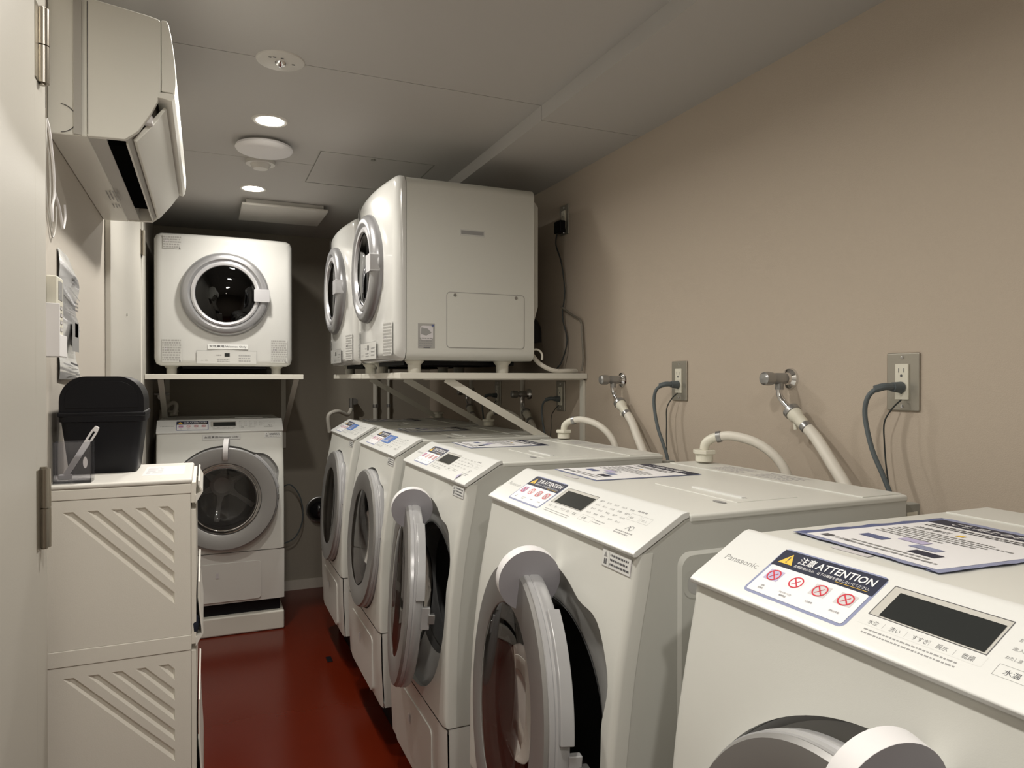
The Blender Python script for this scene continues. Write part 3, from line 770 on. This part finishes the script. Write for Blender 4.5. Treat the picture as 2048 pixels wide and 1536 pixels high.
sh = thing('wall_shelf', (0, 0, 0), 'white wall shelf under the back dryer', 'shelf')
obj('board', MB().box((XL+.008, 3.75, 1.299), (.463, YB-.001, 1.324), SHELFM), sh, bevel=.002)
for x in (-.20, .44):
    obj('wall_post', MB().box((x-.013, YB-.012, .88), (x+.013, YB-.001, 1.299), SHELFM), sh)
    a = MB(); vs = []
    for p in (Vector((x, 3.86, 1.299)), Vector((x, YB-.012, .98))):
        for s1 in (-1, 1):
            for s2 in (-1, 1): vs.append(p+Vector((.013*s2, .003*s1, .004*s1)))
    a.add(vs, [(0, 1, 3, 2), (4, 6, 7, 5), (0, 2, 6, 4), (1, 5, 7, 3), (0, 4, 5, 1), (2, 3, 7, 6)], SHELFM); obj('brace', a, sh)

# ---------------------------------------------------------------- outlets, taps, hoses, cables
def outlet(y, z, label, plug=True):
    t = thing('wall_outlet', (XR, y, z), label, 'outlet', 0, 'steel plated wall outlets')
    obj('cover_plate', lambda: MB().box((-.006, -.0385, -.062), (0, .0385, .062), STEEL), t, key='op', bevel=.003)
    obj('socket', lambda: MB().box((-.0095, -.0155, -.038), (-.004, .0155, .038), IVORY), t, key='os', bevel=.001)
    A = Art((-.0097, 0, 0), (0, -1, 0), (0, 0, 1))
    for zz in (.018, -.018):
        A.rect(-.007, zz+.002, -.0055, zz+.011, INK); A.rect(.0055, zz+.002, .007, zz+.011, INK); A.ring(0, zz-.005, .003, .0029, INK, 12)
    obj('slots', A.mb, t, flat=True, key='ol')
    for zz in (-.052, .052): obj('screw', lambda: MB().lathe([(1e-5, -.003), (.003, -.0025), (.004, 0)], (0, 0, 0), (1, 0, 0), CHROME, 14), t, key='osc', loc=(-.006, 0, zz))
    return t
def cable(name, pts, r, m, label, cat, grp=None): return tag(obj(name, MB().tube(pts, r, m, 10)), label, cat, grp)
def adopt(o, par):
    M_ = Matrix.Translation(par.location) @ Matrix.Rotation(par.rotation_euler[2], 4, 'Z')
    o.parent = par; o.matrix_parent_inverse = M_.inverted(); return o
WM = [o for o in COL.objects if o.name.split('.')[0] == 'washing_machine']; DM = [o for o in COL.objects if o.name.split('.')[0] == 'clothes_dryer']
def part_cord(name, pts, r, m, par): return adopt(obj(name, MB().tube(pts, r, m, 10)), par)
def plugcord(y, z, wm, far=False):
    x = XR-.010; zz = z-.012
    off = Vector((x, y, zz)); c0 = MB().tube([Vector(q)+off for q in [(-.05, .016, -.001), (-.062, .030, -.020), (-.064, .036, -.060), (-.062, .020, -.13), (-.055, -.004, -.19), (-.05, -.02, -.24), (-.05, -.02, -.30)]], .0052 if not far else .004, CABLE)
    c = adopt(obj('power_cord', c0), wm)
    k_ = len(c.children)
    pl = obj('plug', MB().cyl((-.001, 0, 0), (-.024, .002, .001), .0125, CABLE, 16, .010).tube([(-.02, .001, .001), (-.04, .008, .002), (-.055, .020, -.004)], .008, CABLE), c, loc=off)
    obj('earth_wire', MB().tube([(-.004, -.004, -.026), (-.02, .005, -.045), (-.03, .016, -.075), (-.032, .014, -.12), (-.04, .004, -.16), (-.045, -.006, -.20), (-.048, -.016, -.26)], .0018, CABLED, 6), c, loc=off)
outlet(1.052, 1.296, 'nearest steel wall outlet with a thick grey plug, far right'); plugcord(1.052, 1.296, WM[1])
outlet(1.828, 1.296, 'steel wall outlet between the two exposed water taps'); plugcord(1.828, 1.296, WM[2])
outlet(2.636, 1.230, 'steel wall outlet under the near dryer shelf, right of the brace'); plugcord(2.636, 1.230, WM[3], True)
outlet(3.33, 1.230, 'dim steel wall outlet under the shelf behind the diagonal brace'); plugcord(3.33, 1.230, WM[4], True)
t = outlet(2.607, 1.960, 'high wall outlet beside the near dryer, with black adaptor')
t['label'] = 'high wall outlet beside the near dryer'
b = tag(obj('power_adaptor', MB().box((XR-.036, 2.583, 1.905), (XR-.0096, 2.640, 1.955), BLACK), bevel=.004), 'black plug adaptor in the high outlet beside the near dryer', 'plug')
part_cord('dryer_cord', [(XR-.03, 2.62, 1.905), (XR-.03, 2.63, 1.86), (XR-.02, 2.60, 1.78), (XR-.015, 2.58, 1.66), (XR-.02, 2.59, 1.56), (XR-.015, 2.56, 1.46), (XR-.03, 2.58, 1.37), (XR-.06, 2.60, 1.33)], .003, CABLED, DM[0])
part_cord('dryer_cord', [(XR-.02, 2.60, 1.60), (XR-.012, 2.52, 1.56), (XR-.012, 2.45, 1.53), (XR-.014, 2.435, 1.47), (XR-.014, 2.425, 1.38), (XR-.02, 2.43, 1.333)], .0045, CABLEB, DM[0])
cable('gas_hose', [(1.14, 2.52, 1.42), (1.165, 2.50, 1.40), (1.19, 2.47, 1.36), (1.24, 2.45, 1.334), (1.30, 2.45, 1.333), (1.35, 2.47, 1.333)], .009, HOSE, 'cream hose lying on the near dryer shelf', 'hose')
part_cord('dryer_cord', [(1.135, 2.47, 1.405), (1.165, 2.45, 1.415), (1.188, 2.45, 1.40), (1.19, 2.45, 1.375)], .004, HOSE, DM[0])
t = thing('exhaust_pipe', (1.19, 2.62, 1.50), 'black pipe stub behind the near dryer', 'pipe')
obj('elbow', MB().tube([(-.03, 0, .03), (.02, 0, .03), (.045, 0, .01), (.05, 0, -.05)], .028, BLACK, 16), t)
obj('collar', MB().cyl((.01, 0, .03), (.025, 0, .03), .034, BLACK, 24), t)

def tap(y, z, label, wl=False):
    """wall at +X; body sticks out towards -X, spout swings down and towards the camera"""
    t = thing('water_tap', (XR, y, z), label, 'tap', 0, 'chrome washer taps on the right wall')
    obj('wall_flange', lambda: MB().lathe([(.0, 0), (.027, 0), (.025, -.006), (.016, -.012), (.013, -.02)], (0, 0, 0), (1, 0, 0), CHROME, 32), t, key='tf')
    obj('body', lambda: MB().lathe([(.012, -.015), (.0145, -.02), (.0145, -.05), (.011, -.055), (.011, -.062)], (0, 0, 0), (1, 0, 0), CHROMED, 24).cyl((-.038, 0, -.028), (-.038, 0, 0), .0105, CHROMED, 20), t, key='tb')
    obj('handle', lambda: MB().lathe([(.010, -.06), (.0165, -.063), (.0175, -.072), (.0165, -.088), (.012, -.092), (1e-5, -.093)], (0, 0, 0), (1, 0, 0), CHROMED, 12), t, key='th')
    obj('spout', lambda: MB().tube([(-.038, 0, -.02), (-.038, -.001, -.040), (-.038, -.012, -.056), (-.038, -.034, -.074), (-.038, -.042, -.080)], .0075, CHROME, 16), t, key='tsp')
    return t
def supply_hose(y, z, label, k=1.0):
    p0 = Vector((XR-.038, y-.040, z-.079)); d = Vector((0, -.75, -.6)).normalized()
    t = thing('water_hose', p0, label, 'hose', 0, 'cream water supply hoses')
    obj('clamp_ring', lambda: MB().cyl(-d*.004, d*.010, .021, CHROMED, 20), t, key='hc1', bevel=.002)
    obj('connector', lambda: MB().lathe([(.010, .0), (.0185, .001), (.0185, .022), (.015, .03), (.0145, .045), (.0125, .06)], (0, 0, 0), d, IVORY, 24).cyl(d*.012+Vector((0, 0, -.005)), d*.02+Vector((0, 0, -.034)), .005, IVORY, 10), t, key='hc2')
    obj('sleeve', lambda: MB().lathe([(.013, .052), (.0152, .054), (.0152, .066), (.013, .068)], (0, 0, 0), d, CHROMED, 24), t, key='hc3')
    zt = (1.0-p0.z)
    obj('hose', MB().tube([d*.055, d*.10, (-.012, -.135, -.115), (-.02, -.19, -.175), (-.022, -.215, -.23), (-.022, -.225, min(-.30, zt))], .0142, HOSE, 16), t)
def drain_arch(i, label, back=False):
    y = YS[i]+.6-.058; x = .605+.56
    t = thing('inlet_hose', (x, y, 1.122), label, 'hose', 0, 'cream arched inlet hoses')
    obj('elbow', lambda: MB().tube([(0, 0, 0), (.002, -.003, .016), (.012, -.012, .028), (.022, -.025, .034)], .0115, IVORY, 16), t, key='ie')
    obj('clip', lambda: MB().lathe([(.0125, 0), (.0145, .001), (.0145, .012), (.0125, .013)], (.020, -.022, .033), (.6, -.75, .2), CHROMED, 20), t, key='ic')
    obj('hose', lambda: MB().tube([(.022, -.025, .034), (.04, -.06, .038), (.07, -.11, .024), (.095, -.15, -.010), (.108, -.175, -.06), (.11, -.18, -.14)], .0115, HOSE, 16), t, key='ih')
for y, z, a in ((1.372, 1.303, 'nearest'), (2.165, 1.299, 'second'), (2.955, 1.232, 'third'), (3.70, 1.228, 'fourth')):
    tap(y, z, a + ' chrome water tap from the front on the right wall')
    supply_hose(y, z, 'cream hose running down from the ' + a + ' water tap')
drain_arch(1, 'arched cream hose at the rear corner of the second washing machine')
drain_arch(2, 'arched cream hose at the rear corner of the middle washing machine')
drain_arch(3, 'cream hose at the rear corner of the fourth washing machine')
for i, yy in enumerate(YS[1:3]):
    t = thing('rear_bracket', (.605+.60, yy+.012, .98), ('small vented bracket at the rear corner of the second washing machine', 'small vented bracket at the rear corner of the middle washing machine')[i], 'bracket')
    obj('plate', MB().box((0, 0, 0), (.045, .02, .085), PVC), t, bevel=.002)
    for k in range(3): obj('slot', MB().box((.008, -.0012, .03+.016*k), (.036, .001, .038+.016*k), IVORY), t)
# back-left tap and hose beside the back washer
t = thing('water_tap', (-.225, YB, 1.20), 'small water tap on the back wall left of the back washer', 'tap')
obj('body', MB().cyl((0, 0, 0), (0, -.07, 0), .013, CHROMED, 20).cyl((0, 0, 0), (0, -.006, 0), .026, CHROME, 24).cyl((0, -.05, .0), (0, -.05, -.06), .012, CHROME, 16), t)
obj('handle', MB().box((-.04, -.062, .008), (.04, -.045, .022), CHROMED), t, bevel=.004)
cable('water_hose', [(-.225, YB-.05, 1.125), (-.225, YB-.05, 1.05), (-.242, YB-.07, .95), (-.250, YB-.12, .85), (-.252, YB-.14, .75)], .014, HOSE, 'cream hose dropping beside the back washer, left side', 'hose')
cable('inlet_hose', [(-.16, 4.42, 1.10), (-.15, 4.42, 1.15), (-.17, 4.43, 1.165), (-.21, 4.44, 1.13), (-.235, 4.44, 1.05)], .012, HOSE, 'short arched hose behind the back washer', 'hose')
part_cord('washer_cord', [(.40, 4.50, .62), (.47, 4.47, .66), (.53, 4.46, .58), (.545, 4.46, .45), (.50, 4.46, .34), (.42, 4.47, .30)], .004, CABLE, WM[5])
t = thing('round_stopper', (.652, YB, .487), 'glossy black dome on the back wall between the washers', 'fixture')
obj('dome', MB().lathe([(.075, 0), (.075, -.02), (.066, -.05), (.045, -.075), (.02, -.086), (1e-5, -.088)], (0, 0, 0), (0, 1, 0), mat('black_gloss', (.01, .01, .012), .08), 40), t)
obj('flange', MB().lathe([(.082, 0), (.080, -.008), (.074, -.010)], (0, 0, 0), (0, 1, 0), CHROMED, 40), t)
for x, r, lab in ((1.0, .015, 'pale vertical pipe on the back wall, left of the pair'), (1.085, .008, 'pale vertical pipe on the back wall, right of the pair')):
    t = thing('vertical_pipe', (x, YB-.03, 0), lab, 'pipe')
    obj('pipe', MB().cyl((0, 0, 0), (0, 0, 1.9), r, SHELFM, 20), t); obj('clip', MB().cyl((0, 0, 1.12), (0, 0, 1.14), r+.004, CHROMED, 20), t)
tag(obj('floor_socket', MB().box((.513, 3.305, .0), (.537, 3.365, .004), BLACK), bevel=.001), 'small black plate on the red floor beside the washers', 'plate')
t = thing('hose_fitting', (.86, 4.0, 1.02), 'tangle of tap and hose fittings behind the last washer of the row', 'fitting')
obj('tap_body', MB().cyl((0, .45, .14), (0, .52, .14), .02, CHROMED, 16).cyl((-.02, .46, .08), (-.02, .46, .16), .014, CHROMED, 16), t)
obj('hose', MB().tube([(-.02, .46, .10), (-.05, .42, .06), (-.12, .36, .085), (-.18, .34, .06), (-.17, .36, -.04)], .012, HOSE), t)

# ---------------------------------------------------------------- air conditioner
ac = thing('air_conditioner', (XL, 1.56, 1.762), 'white wall air conditioner at the upper left', 'air conditioner')
def rel(p): return [(x-XL, z-1.762) for x, z in p]
side = rel([(-.205, 1.764), (-.142, 1.766), (-.118, 1.786), (-.097, 1.822), (-.084, 1.850), (-.0835, 1.864), (-.0790, 1.868), (-.0785, 1.90), (-.0785, 2.004), (-.082, 2.010), (-.10, 2.014), (-.205, 2.028)])
obj('side_cheek', MB().prism(side, 1, 0, .014, ACM), ac, bevel=.002)
obj('side_cheek', MB().prism(side, 1, .786, .80, ACM), ac, bevel=.002)
obj('rear_casing', MB().prism(rel([(-.2695, 1.762), (-.205, 1.763), (-.205, 2.026), (-.2695, 2.030)]), 1, .003, .797, ACM), ac, bevel=.003)
obj('side_strip', MB().box((.043, -.0015, .003), (.056, .003, .262), ACG), ac)
body_in = rel([(-.205, 1.766), (-.175, 1.767), (-.175, 1.80), (-.145, 1.815), (-.142, 1.768), (-.120, 1.790), (-.100, 1.83), (-.092, 1.86), (-.092, 1.995), (-.205, 2.02)])
obj('inner_casing', MB().prism(body_in, 1, .014, .786, ACG), ac)
obj('air_slot', MB().box((.096, .045, .0032), (.128, .61, .03), VOID), ac)
obj('slot_edge', MB().prism(rel([(-.142, 1.7655), (-.139, 1.7675), (-.139, 1.80), (-.142, 1.80)]), 1, .03, .77, ACM), ac)
# front panel, gently bowed
fp = [(-.0535, 1.868), (-.0520, 1.885), (-.0520, 1.905), (-.0535, 1.93), (-.0565, 1.955), (-.0600, 1.98), (-.0645, 2.002), (-.0685, 2.009)]
obj('front_panel', MB().prism(rel(fp+[(-.0775, 2.009), (-.0775, 1.869)]), 1, -.001, .801, ACM), ac, bevel=.0015)
obj('front_lip', MB().prism(rel([(-.086, 1.856), (-.076, 1.856), (-.060, 1.852), (-.0535, 1.862), (-.0545, 1.867), (-.086, 1.867)]), 1, .0, .80, ACM), ac, bevel=.0015)
obj('flap', MB().prism(rel([(-.130, 1.776), (-.124, 1.772), (-.092, 1.812), (-.070, 1.846), (-.074, 1.850), (-.100, 1.816)]), 1, .03, .77, ACM), ac, bevel=.0015)
obj('flap_pivot', MB().box((.150, .014, .045), (.176, .034, .062), FOAMW), ac, bevel=.003)
a = MB(); pts = []
for k in range(19):
    an = math.radians(-82+164*k/18); pts.append((.018+.029*math.cos(an), .0015, .031+.027*math.sin(an)))
a.tube(pts, .0007, INK, 5, 2); obj('knockout_ring', a, ac)
obj('seam', MB().box((.0655, -.0006, .006), (.0665, .001, .258), INK), ac)
A = Art((.045, .42, .0022), (0, 1, 0), (1, 0, 0)); A.n = Vector((0, 0, -1)); A.h = .0035; A.lines(0, 0, .12, .03, 4, INKL, .4); A.lines(.14, .0, .19, .02, 3, INKL, .4)
obj('underside_print', A.mb, ac, flat=True)['kind'] = 'stuff'
# hanging wires
wp = [[(-.258, 1.487, 1.765), (-.254, 1.494, 1.74), (-.252, 1.515, 1.68), (-.252, 1.520, 1.64), (-.252, 1.500, 1.61), (-.252, 1.503, 1.585)],
      [(-.258, 1.484, 1.76), (-.254, 1.463, 1.725), (-.254, 1.485, 1.695), (-.254, 1.495, 1.65), (-.254, 1.492, 1.60), (-.254, 1.510, 1.575)],
      [(-.258, 1.482, 1.762), (-.252, 1.450, 1.735), (-.252, 1.440, 1.66), (-.252, 1.455, 1.608), (-.252, 1.478, 1.575), (-.252, 1.502, 1.557), (-.252, 1.532, 1.583), (-.252, 1.54, 1.62)],
      [(-.252, 1.521, 1.645), (-.250, 1.560, 1.62), (-.250, 1.590, 1.59), (-.250, 1.615, 1.615), (-.25, 1.61, 1.64)]]
t = thing('hanging_wires', (0, 0, 0), 'loose white wires looped on the left wall below the air conditioner', 'wires')
for k, q in enumerate(wp): obj('wire', MB().tube(q, .0022 if k in (0, 3) else .0013, FOAMW if k in (0, 3) else ACG, 8), t)
# poster, remote
t = thing('laminated_notice', (XL, 1.66, 1.30), 'glossy laminated notice curling on the left wall', 'notice')
vs = []; ny, nz = 10, 24; H_ = .262
for j in range(nz+1):
    z = H_*j/nz; yw = .205*(1 if z < .19 else math.sqrt(max(0.02, 1-((z-.19)/.085)**2)))
    for i in range(ny+1):
        y = -.012+yw*i/ny; x = .002+.009*(.5+.5*math.sin(z*62+i*.12))*(.4+.6*i/ny)
        vs.append((x, y, z))
n1 = ny+1
lm = MB(); lm.add(vs, [(j*n1+i, j*n1+i+1, (j+1)*n1+i+1, (j+1)*n1+i) for j in range(nz) for i in range(ny)], LAMIN)
lm.add([(x-.0012, y, z) for x, y, z in vs], [(j*n1+i, (j+1)*n1+i, (j+1)*n1+i+1, j*n1+i+1) for j in range(nz) for i in range(ny)], LAMIN)
obj('sheet', lm, t, flat=False)
A = Art((.0125, .19, 0), (0, -1, 0), (0, 0, 1)); A.n = Vector((1, 0, 0))
A.h = 0.0
for (x0, y0, x1, y1, m_) in ((.02, .06, .105, .125, INKL), (.03, .092, .07, .122, INK)): A.rect(x0, y0, x1, y1, m_)
A.lines(.03, .146, .10, .17, 3, INK, .5); A.line(.01, .175, .14, .19, .003, INKL); A.lines(.05, .205, .09, .225, 2, INK, .6); A.line(.03, .03, .13, .035, .004, INK); A.lines(.03, .005, .14, .025, 3, INKL, .4)
obj('print', A.mb, t, flat=True)
t = thing('remote_control', (-.262, 1.50, 1.35), 'white air conditioner remote in a wall holder on the left wall', 'remote')
obj('remote_body', MB().box((.004, -.030, .015), (.022, .030, .135), IVORY), t, bevel=.003)
A = Art((.0222, -.030, .015), (0, 1, 0), (0, 0, 1)); A.rect(.012, .078, .048, .112, INKL)
for r in range(4):
    for c in range(2): A.rect(.012+.02*c, .022+.013*r, .026+.02*c, .029+.013*r, PALEG); A.frame(.012+.02*c, .022+.013*r, .026+.02*c, .029+.013*r, .0007, INKL)
obj('buttons', A.mb, t, flat=True)
obj('holder', MB().box((-.007, -.034, -.005), (.003, .034, .07), FOAMW).box((.023, -.034, -.005), (.027, .034, .03), FOAMW).box((-.007, -.034, -.009), (.027, .034, -.005), FOAMW).box((-.007, -.0365, -.009), (.027, -.0335, .085), FOAMW), t, bevel=.001)
obj('switch_edge', MB().box((-.007, -.046, .085), (.004, -.040, .12), BLACK), t)

# ---------------------------------------------------------------- drawer tower, bin, cup
cb = thing('drawer_tower', (-.25, 1.43, 0), 'tall narrow cream plastic drawer tower at the lower left', 'drawers')
CW, CD, CH, UH = .227, .275, 1.118, .312
def gr(x, y):  # photo zoom coordinates on the near side -> local x, height below unit top
    return x, y
obj('top_plate', MB().box((-.0015, -.003, CH-.009), (CW+.001, CD, CH), CABT), cb, bevel=.004)
obj('rim_band', MB().box((.0005, -.001, CH-.028), (CW-.001, CD-.002, CH-.0092), CABM), cb, bevel=.002)
def side_plate(ztop, hgt, dep=.006):
    mb = MB(); outer = [(0, ztop-hgt), (CW-.002, ztop-hgt), (CW-.002, ztop), (0, ztop)]
    xr = .198; holes = []
    for k in range(5):
        xa = .022+.0372*k; za = ztop-.020; run = xr-xa-.017
        sl = 1.0
        zb = za-(xr-xa-.017)*sl
        z2 = za-(xr-xa)*sl*1.0
        if zb > za-.004: continue
        holes.append([(xa, za), (xa+.017, za), (xr, zb), (xr, z2-.004)])
    loops = [outer]+holes
    tr = tessellate_polygon([[Vector((a, b, 0)) for a, b in l] for l in loops])
    flat_ = [p for l in loops for p in l]
    mb.add([(x, 0, z) for x, z in flat_], [tuple(t) for t in tr], CABM)
    for l in holes:
        cx = sum(p[0] for p in l)/4; cz = sum(p[1] for p in l)/4
        n = len(l)
        # floor of the groove is narrower than its mouth
        (x0, z0), (x1, z1), (x2, z2), (x3, z3) = l
        inn_ = [(x0+.008, z0-.004), (x1, z1-.003), (x2-.003, z2-.002), (x3-.003, z3+.009)]
        mb.add([(x, 0, z) for x, z in l]+[(x, dep, z) for x, z in inn_], [(i, (i+1) % n, n+(i+1) % n, n+i) for i in range(n)]+[(n, n+1, n+2, n+3)], CABM)
    for (p, q) in zip(outer, outer[1:]+outer[:1]):
        mb.add([(p[0], 0, p[1]), (q[0], 0, q[1]), (q[0], .012, q[1]), (p[0], .012, p[1])], [(0, 1, 2, 3)], CABM)
    return mb
zt = CH-.0285
for k in range(3):
    hh = (.260 if k == 0 else .283)
    obj('side_panel', side_plate(zt, hh), cb, ang=15)
    obj('case', MB().box((.001, .012, zt-hh+.001), (CW-.004, CD-.004, zt-.001), CABM), cb)
    obj('rim_band', MB().box((-.001, -.0015, zt-hh-.0285), (CW-.001, CD-.002, zt-hh-.0005), CABM), cb, bevel=.0015)
    zt -= hh+.029
obj('base', MB().box((.004, .004, .03), (CW-.006, CD-.006, zt+.0285), CABM), cb, bevel=.003)
for x in (.04, CW-.04):
    for y in (.04, CD-.04): obj('caster', MB().cyl((x, y-.008, .016), (x, y+.008, .016), .016, BLACK, 16), cb)
# drawers: front slab with flared pull lip
for (z1, z0, lt) in ((1.112, 1.068, 1.112), (1.062, .806, .925), (.800, .50, .705), (.495, .21, .40)):
    dr = obj('drawer', MB().box((CW-.0015, .004, z0+.004), (CW+.007, CD-.004, z1-.002), CABM), cb, bevel=.001)
    top = lt; bot = z0+.022 if z0 < 1.05 else 1.092
    n = 8; outp = []
    for i in range(n+1):
        t_ = i/n; outp.append((CW+.0135+.0055*math.sin(PI*t_*.5)**2-.002*math.sin(PI*t_), top+(bot-top)*t_))
    P = outp+[(CW+.006, bot-.022)]+[(CW+.006, bot-.006)]+[(x-.0028, z+.001) for x, z in outp[::-1]]
    lip = obj('pull_lip', MB().prism(P, 1, .002, CD-.002, CABT), dr)
tag(obj('dark_cloth', MB().lathe([(1e-5, -.02), (.005, -.014), (.007, 0), (.005, .014), (1e-5, .02)], (-.018, 1.440, .846), (0, .1, 1), mat('navy_cloth', (.01, .014, .03), .8), 16)), 'dark scrap poking out of the upper drawer pull', 'cloth')
A = Art((.14, .07, CH), (1, 0, 0), (0, 1, 0)); A.slab(0, 0, .072, .15, .0004, PAPER); A.h = .0006; A.lines(.005, .02, .035, .13, 6, PALEG, .3); obj('paper_label', A.mb, cb, flat=True)

bn = thing('waste_bin', (-.182, 1.632, CH), 'small black plastic bin with swing lid on the drawer tower', 'bin')
def bin_body():
    mb = MB(); vs = []; lv = [(0, .056, .062), (.004, .0585, .0635), (.06, .065, .067), (.100, .070, .069), (.101, .0735, .0715), (.118, .0735, .0715), (.118, .069, .068), (.01, .055, .06)]
    n = 0
    for z, hx, hy in lv:
        p = rrect(-hx, -hy, hx, hy, .016); n = len(p); vs += [(x, y, z) for x, y in p]
    fs = [(r*n+i, r*n+(i+1) % n, (r+1)*n+(i+1) % n, (r+1)*n+i) for r in range(len(lv)-1) for i in range(n)]+[tuple(range(n))]
    return mb.add(vs, fs, BLACK)
obj('body', bin_body(), bn)
lp = [(-.0715, .117), (.0715, .117), (.0715, .135)]
for k in range(13):
    a_ = math.radians(0+90*k/12); lp.append((.0715-.045+.045*math.cos(a_), .140+.048*math.sin(a_)))
for k in range(13):
    a_ = math.radians(90+90*k/12); lp.append((-.0715+.045+.045*math.cos(a_), .140+.048*math.sin(a_)))
lp.append((-.0715, .135))
obj('lid_frame', MB().prism(lp, 1, -.069, .069, BLACK), bn, bevel=.003)
obj('swing_flap', MB().prism([(x*.86, .128+(z-.117)*.72) for x, z in lp], 1, -.0705, -.066, BLACK), bn, bevel=.0015)
obj('rim', MB().box((-.0745, -.0725, .110), (.0745, .0725, .1205), BLACK), bn, bevel=.004)
cp = thing('acrylic_box', (-.214, 1.462, CH), 'clear acrylic box standing in front of the black bin', 'container')
a = MB(); X, Y, T = .029, .021, .0018; HH = .072
a.box((-X, -Y, 0), (X, Y, .003), ACRYL)
for b_ in (((-X, -Y, .003), (X, -Y+T, HH)), ((-X, Y-T, .003), (X, Y, HH)), ((-X, -Y+T, .003), (-X+T, Y-T, HH)), ((X-T, -Y+T, .003), (X, Y-T, HH))): a.box(b_[0], b_[1], ACRYL)
obj('box', a, cp, smo=False)
A = Art((.02, -Y, .036), (1, 0, 0), (0, 0, 1)); A.poly([(math.cos(q*PI/8)*.0035, math.sin(q*PI/8)*.010) for q in range(16)], PALEG); obj('oval_sticker', A.mb, cp, flat=True)
sp = thing('plastic_spatula', (-.214, 1.462, CH), 'white plastic tool with a slot leaning in the acrylic box', 'tool')
a = MB(); p0, p1 = Vector((-.013, 0, .012)), Vector((.036, .004, .097)); dd = (p1-p0).normalized(); nn = Vector((dd.z, 0, -dd.x))
def strip(q0, q1, w0, w1, m_, th=.0022):
    vs = []
    for q, w__ in ((q0, w0), (q1, w1)):
        for s1 in (-1, 1):
            for s2 in (-1, 1): vs.append(q+nn*w__*s1+Vector((0, th*s2, 0)))
    return MB().add(vs, [(0, 1, 3, 2), (4, 6, 7, 5), (0, 2, 6, 4), (1, 5, 7, 3), (0, 4, 5, 1), (2, 3, 7, 6)], m_)
L = (p1-p0).length
obj('blade', strip(p0, p0+dd*L*.72, .0045, .0052, FOAMW), sp, bevel=.0008)
for s1 in (-1, 1):
    o = obj('slot_side', strip(p0+dd*L*.72+nn*.0035*s1, p0+dd*L*.90+nn*.0035*s1, .0017, .0017, FOAMW), sp)
obj('tip', strip(p0+dd*L*.90, p0+dd*L*1.0, .0052, .0035, FOAMW), sp, bevel=.0008)
obj('foot_blade', MB().box((-.024, -.004, .0045), (-.003, .004, .014), FOAMW), sp, bevel=.002)
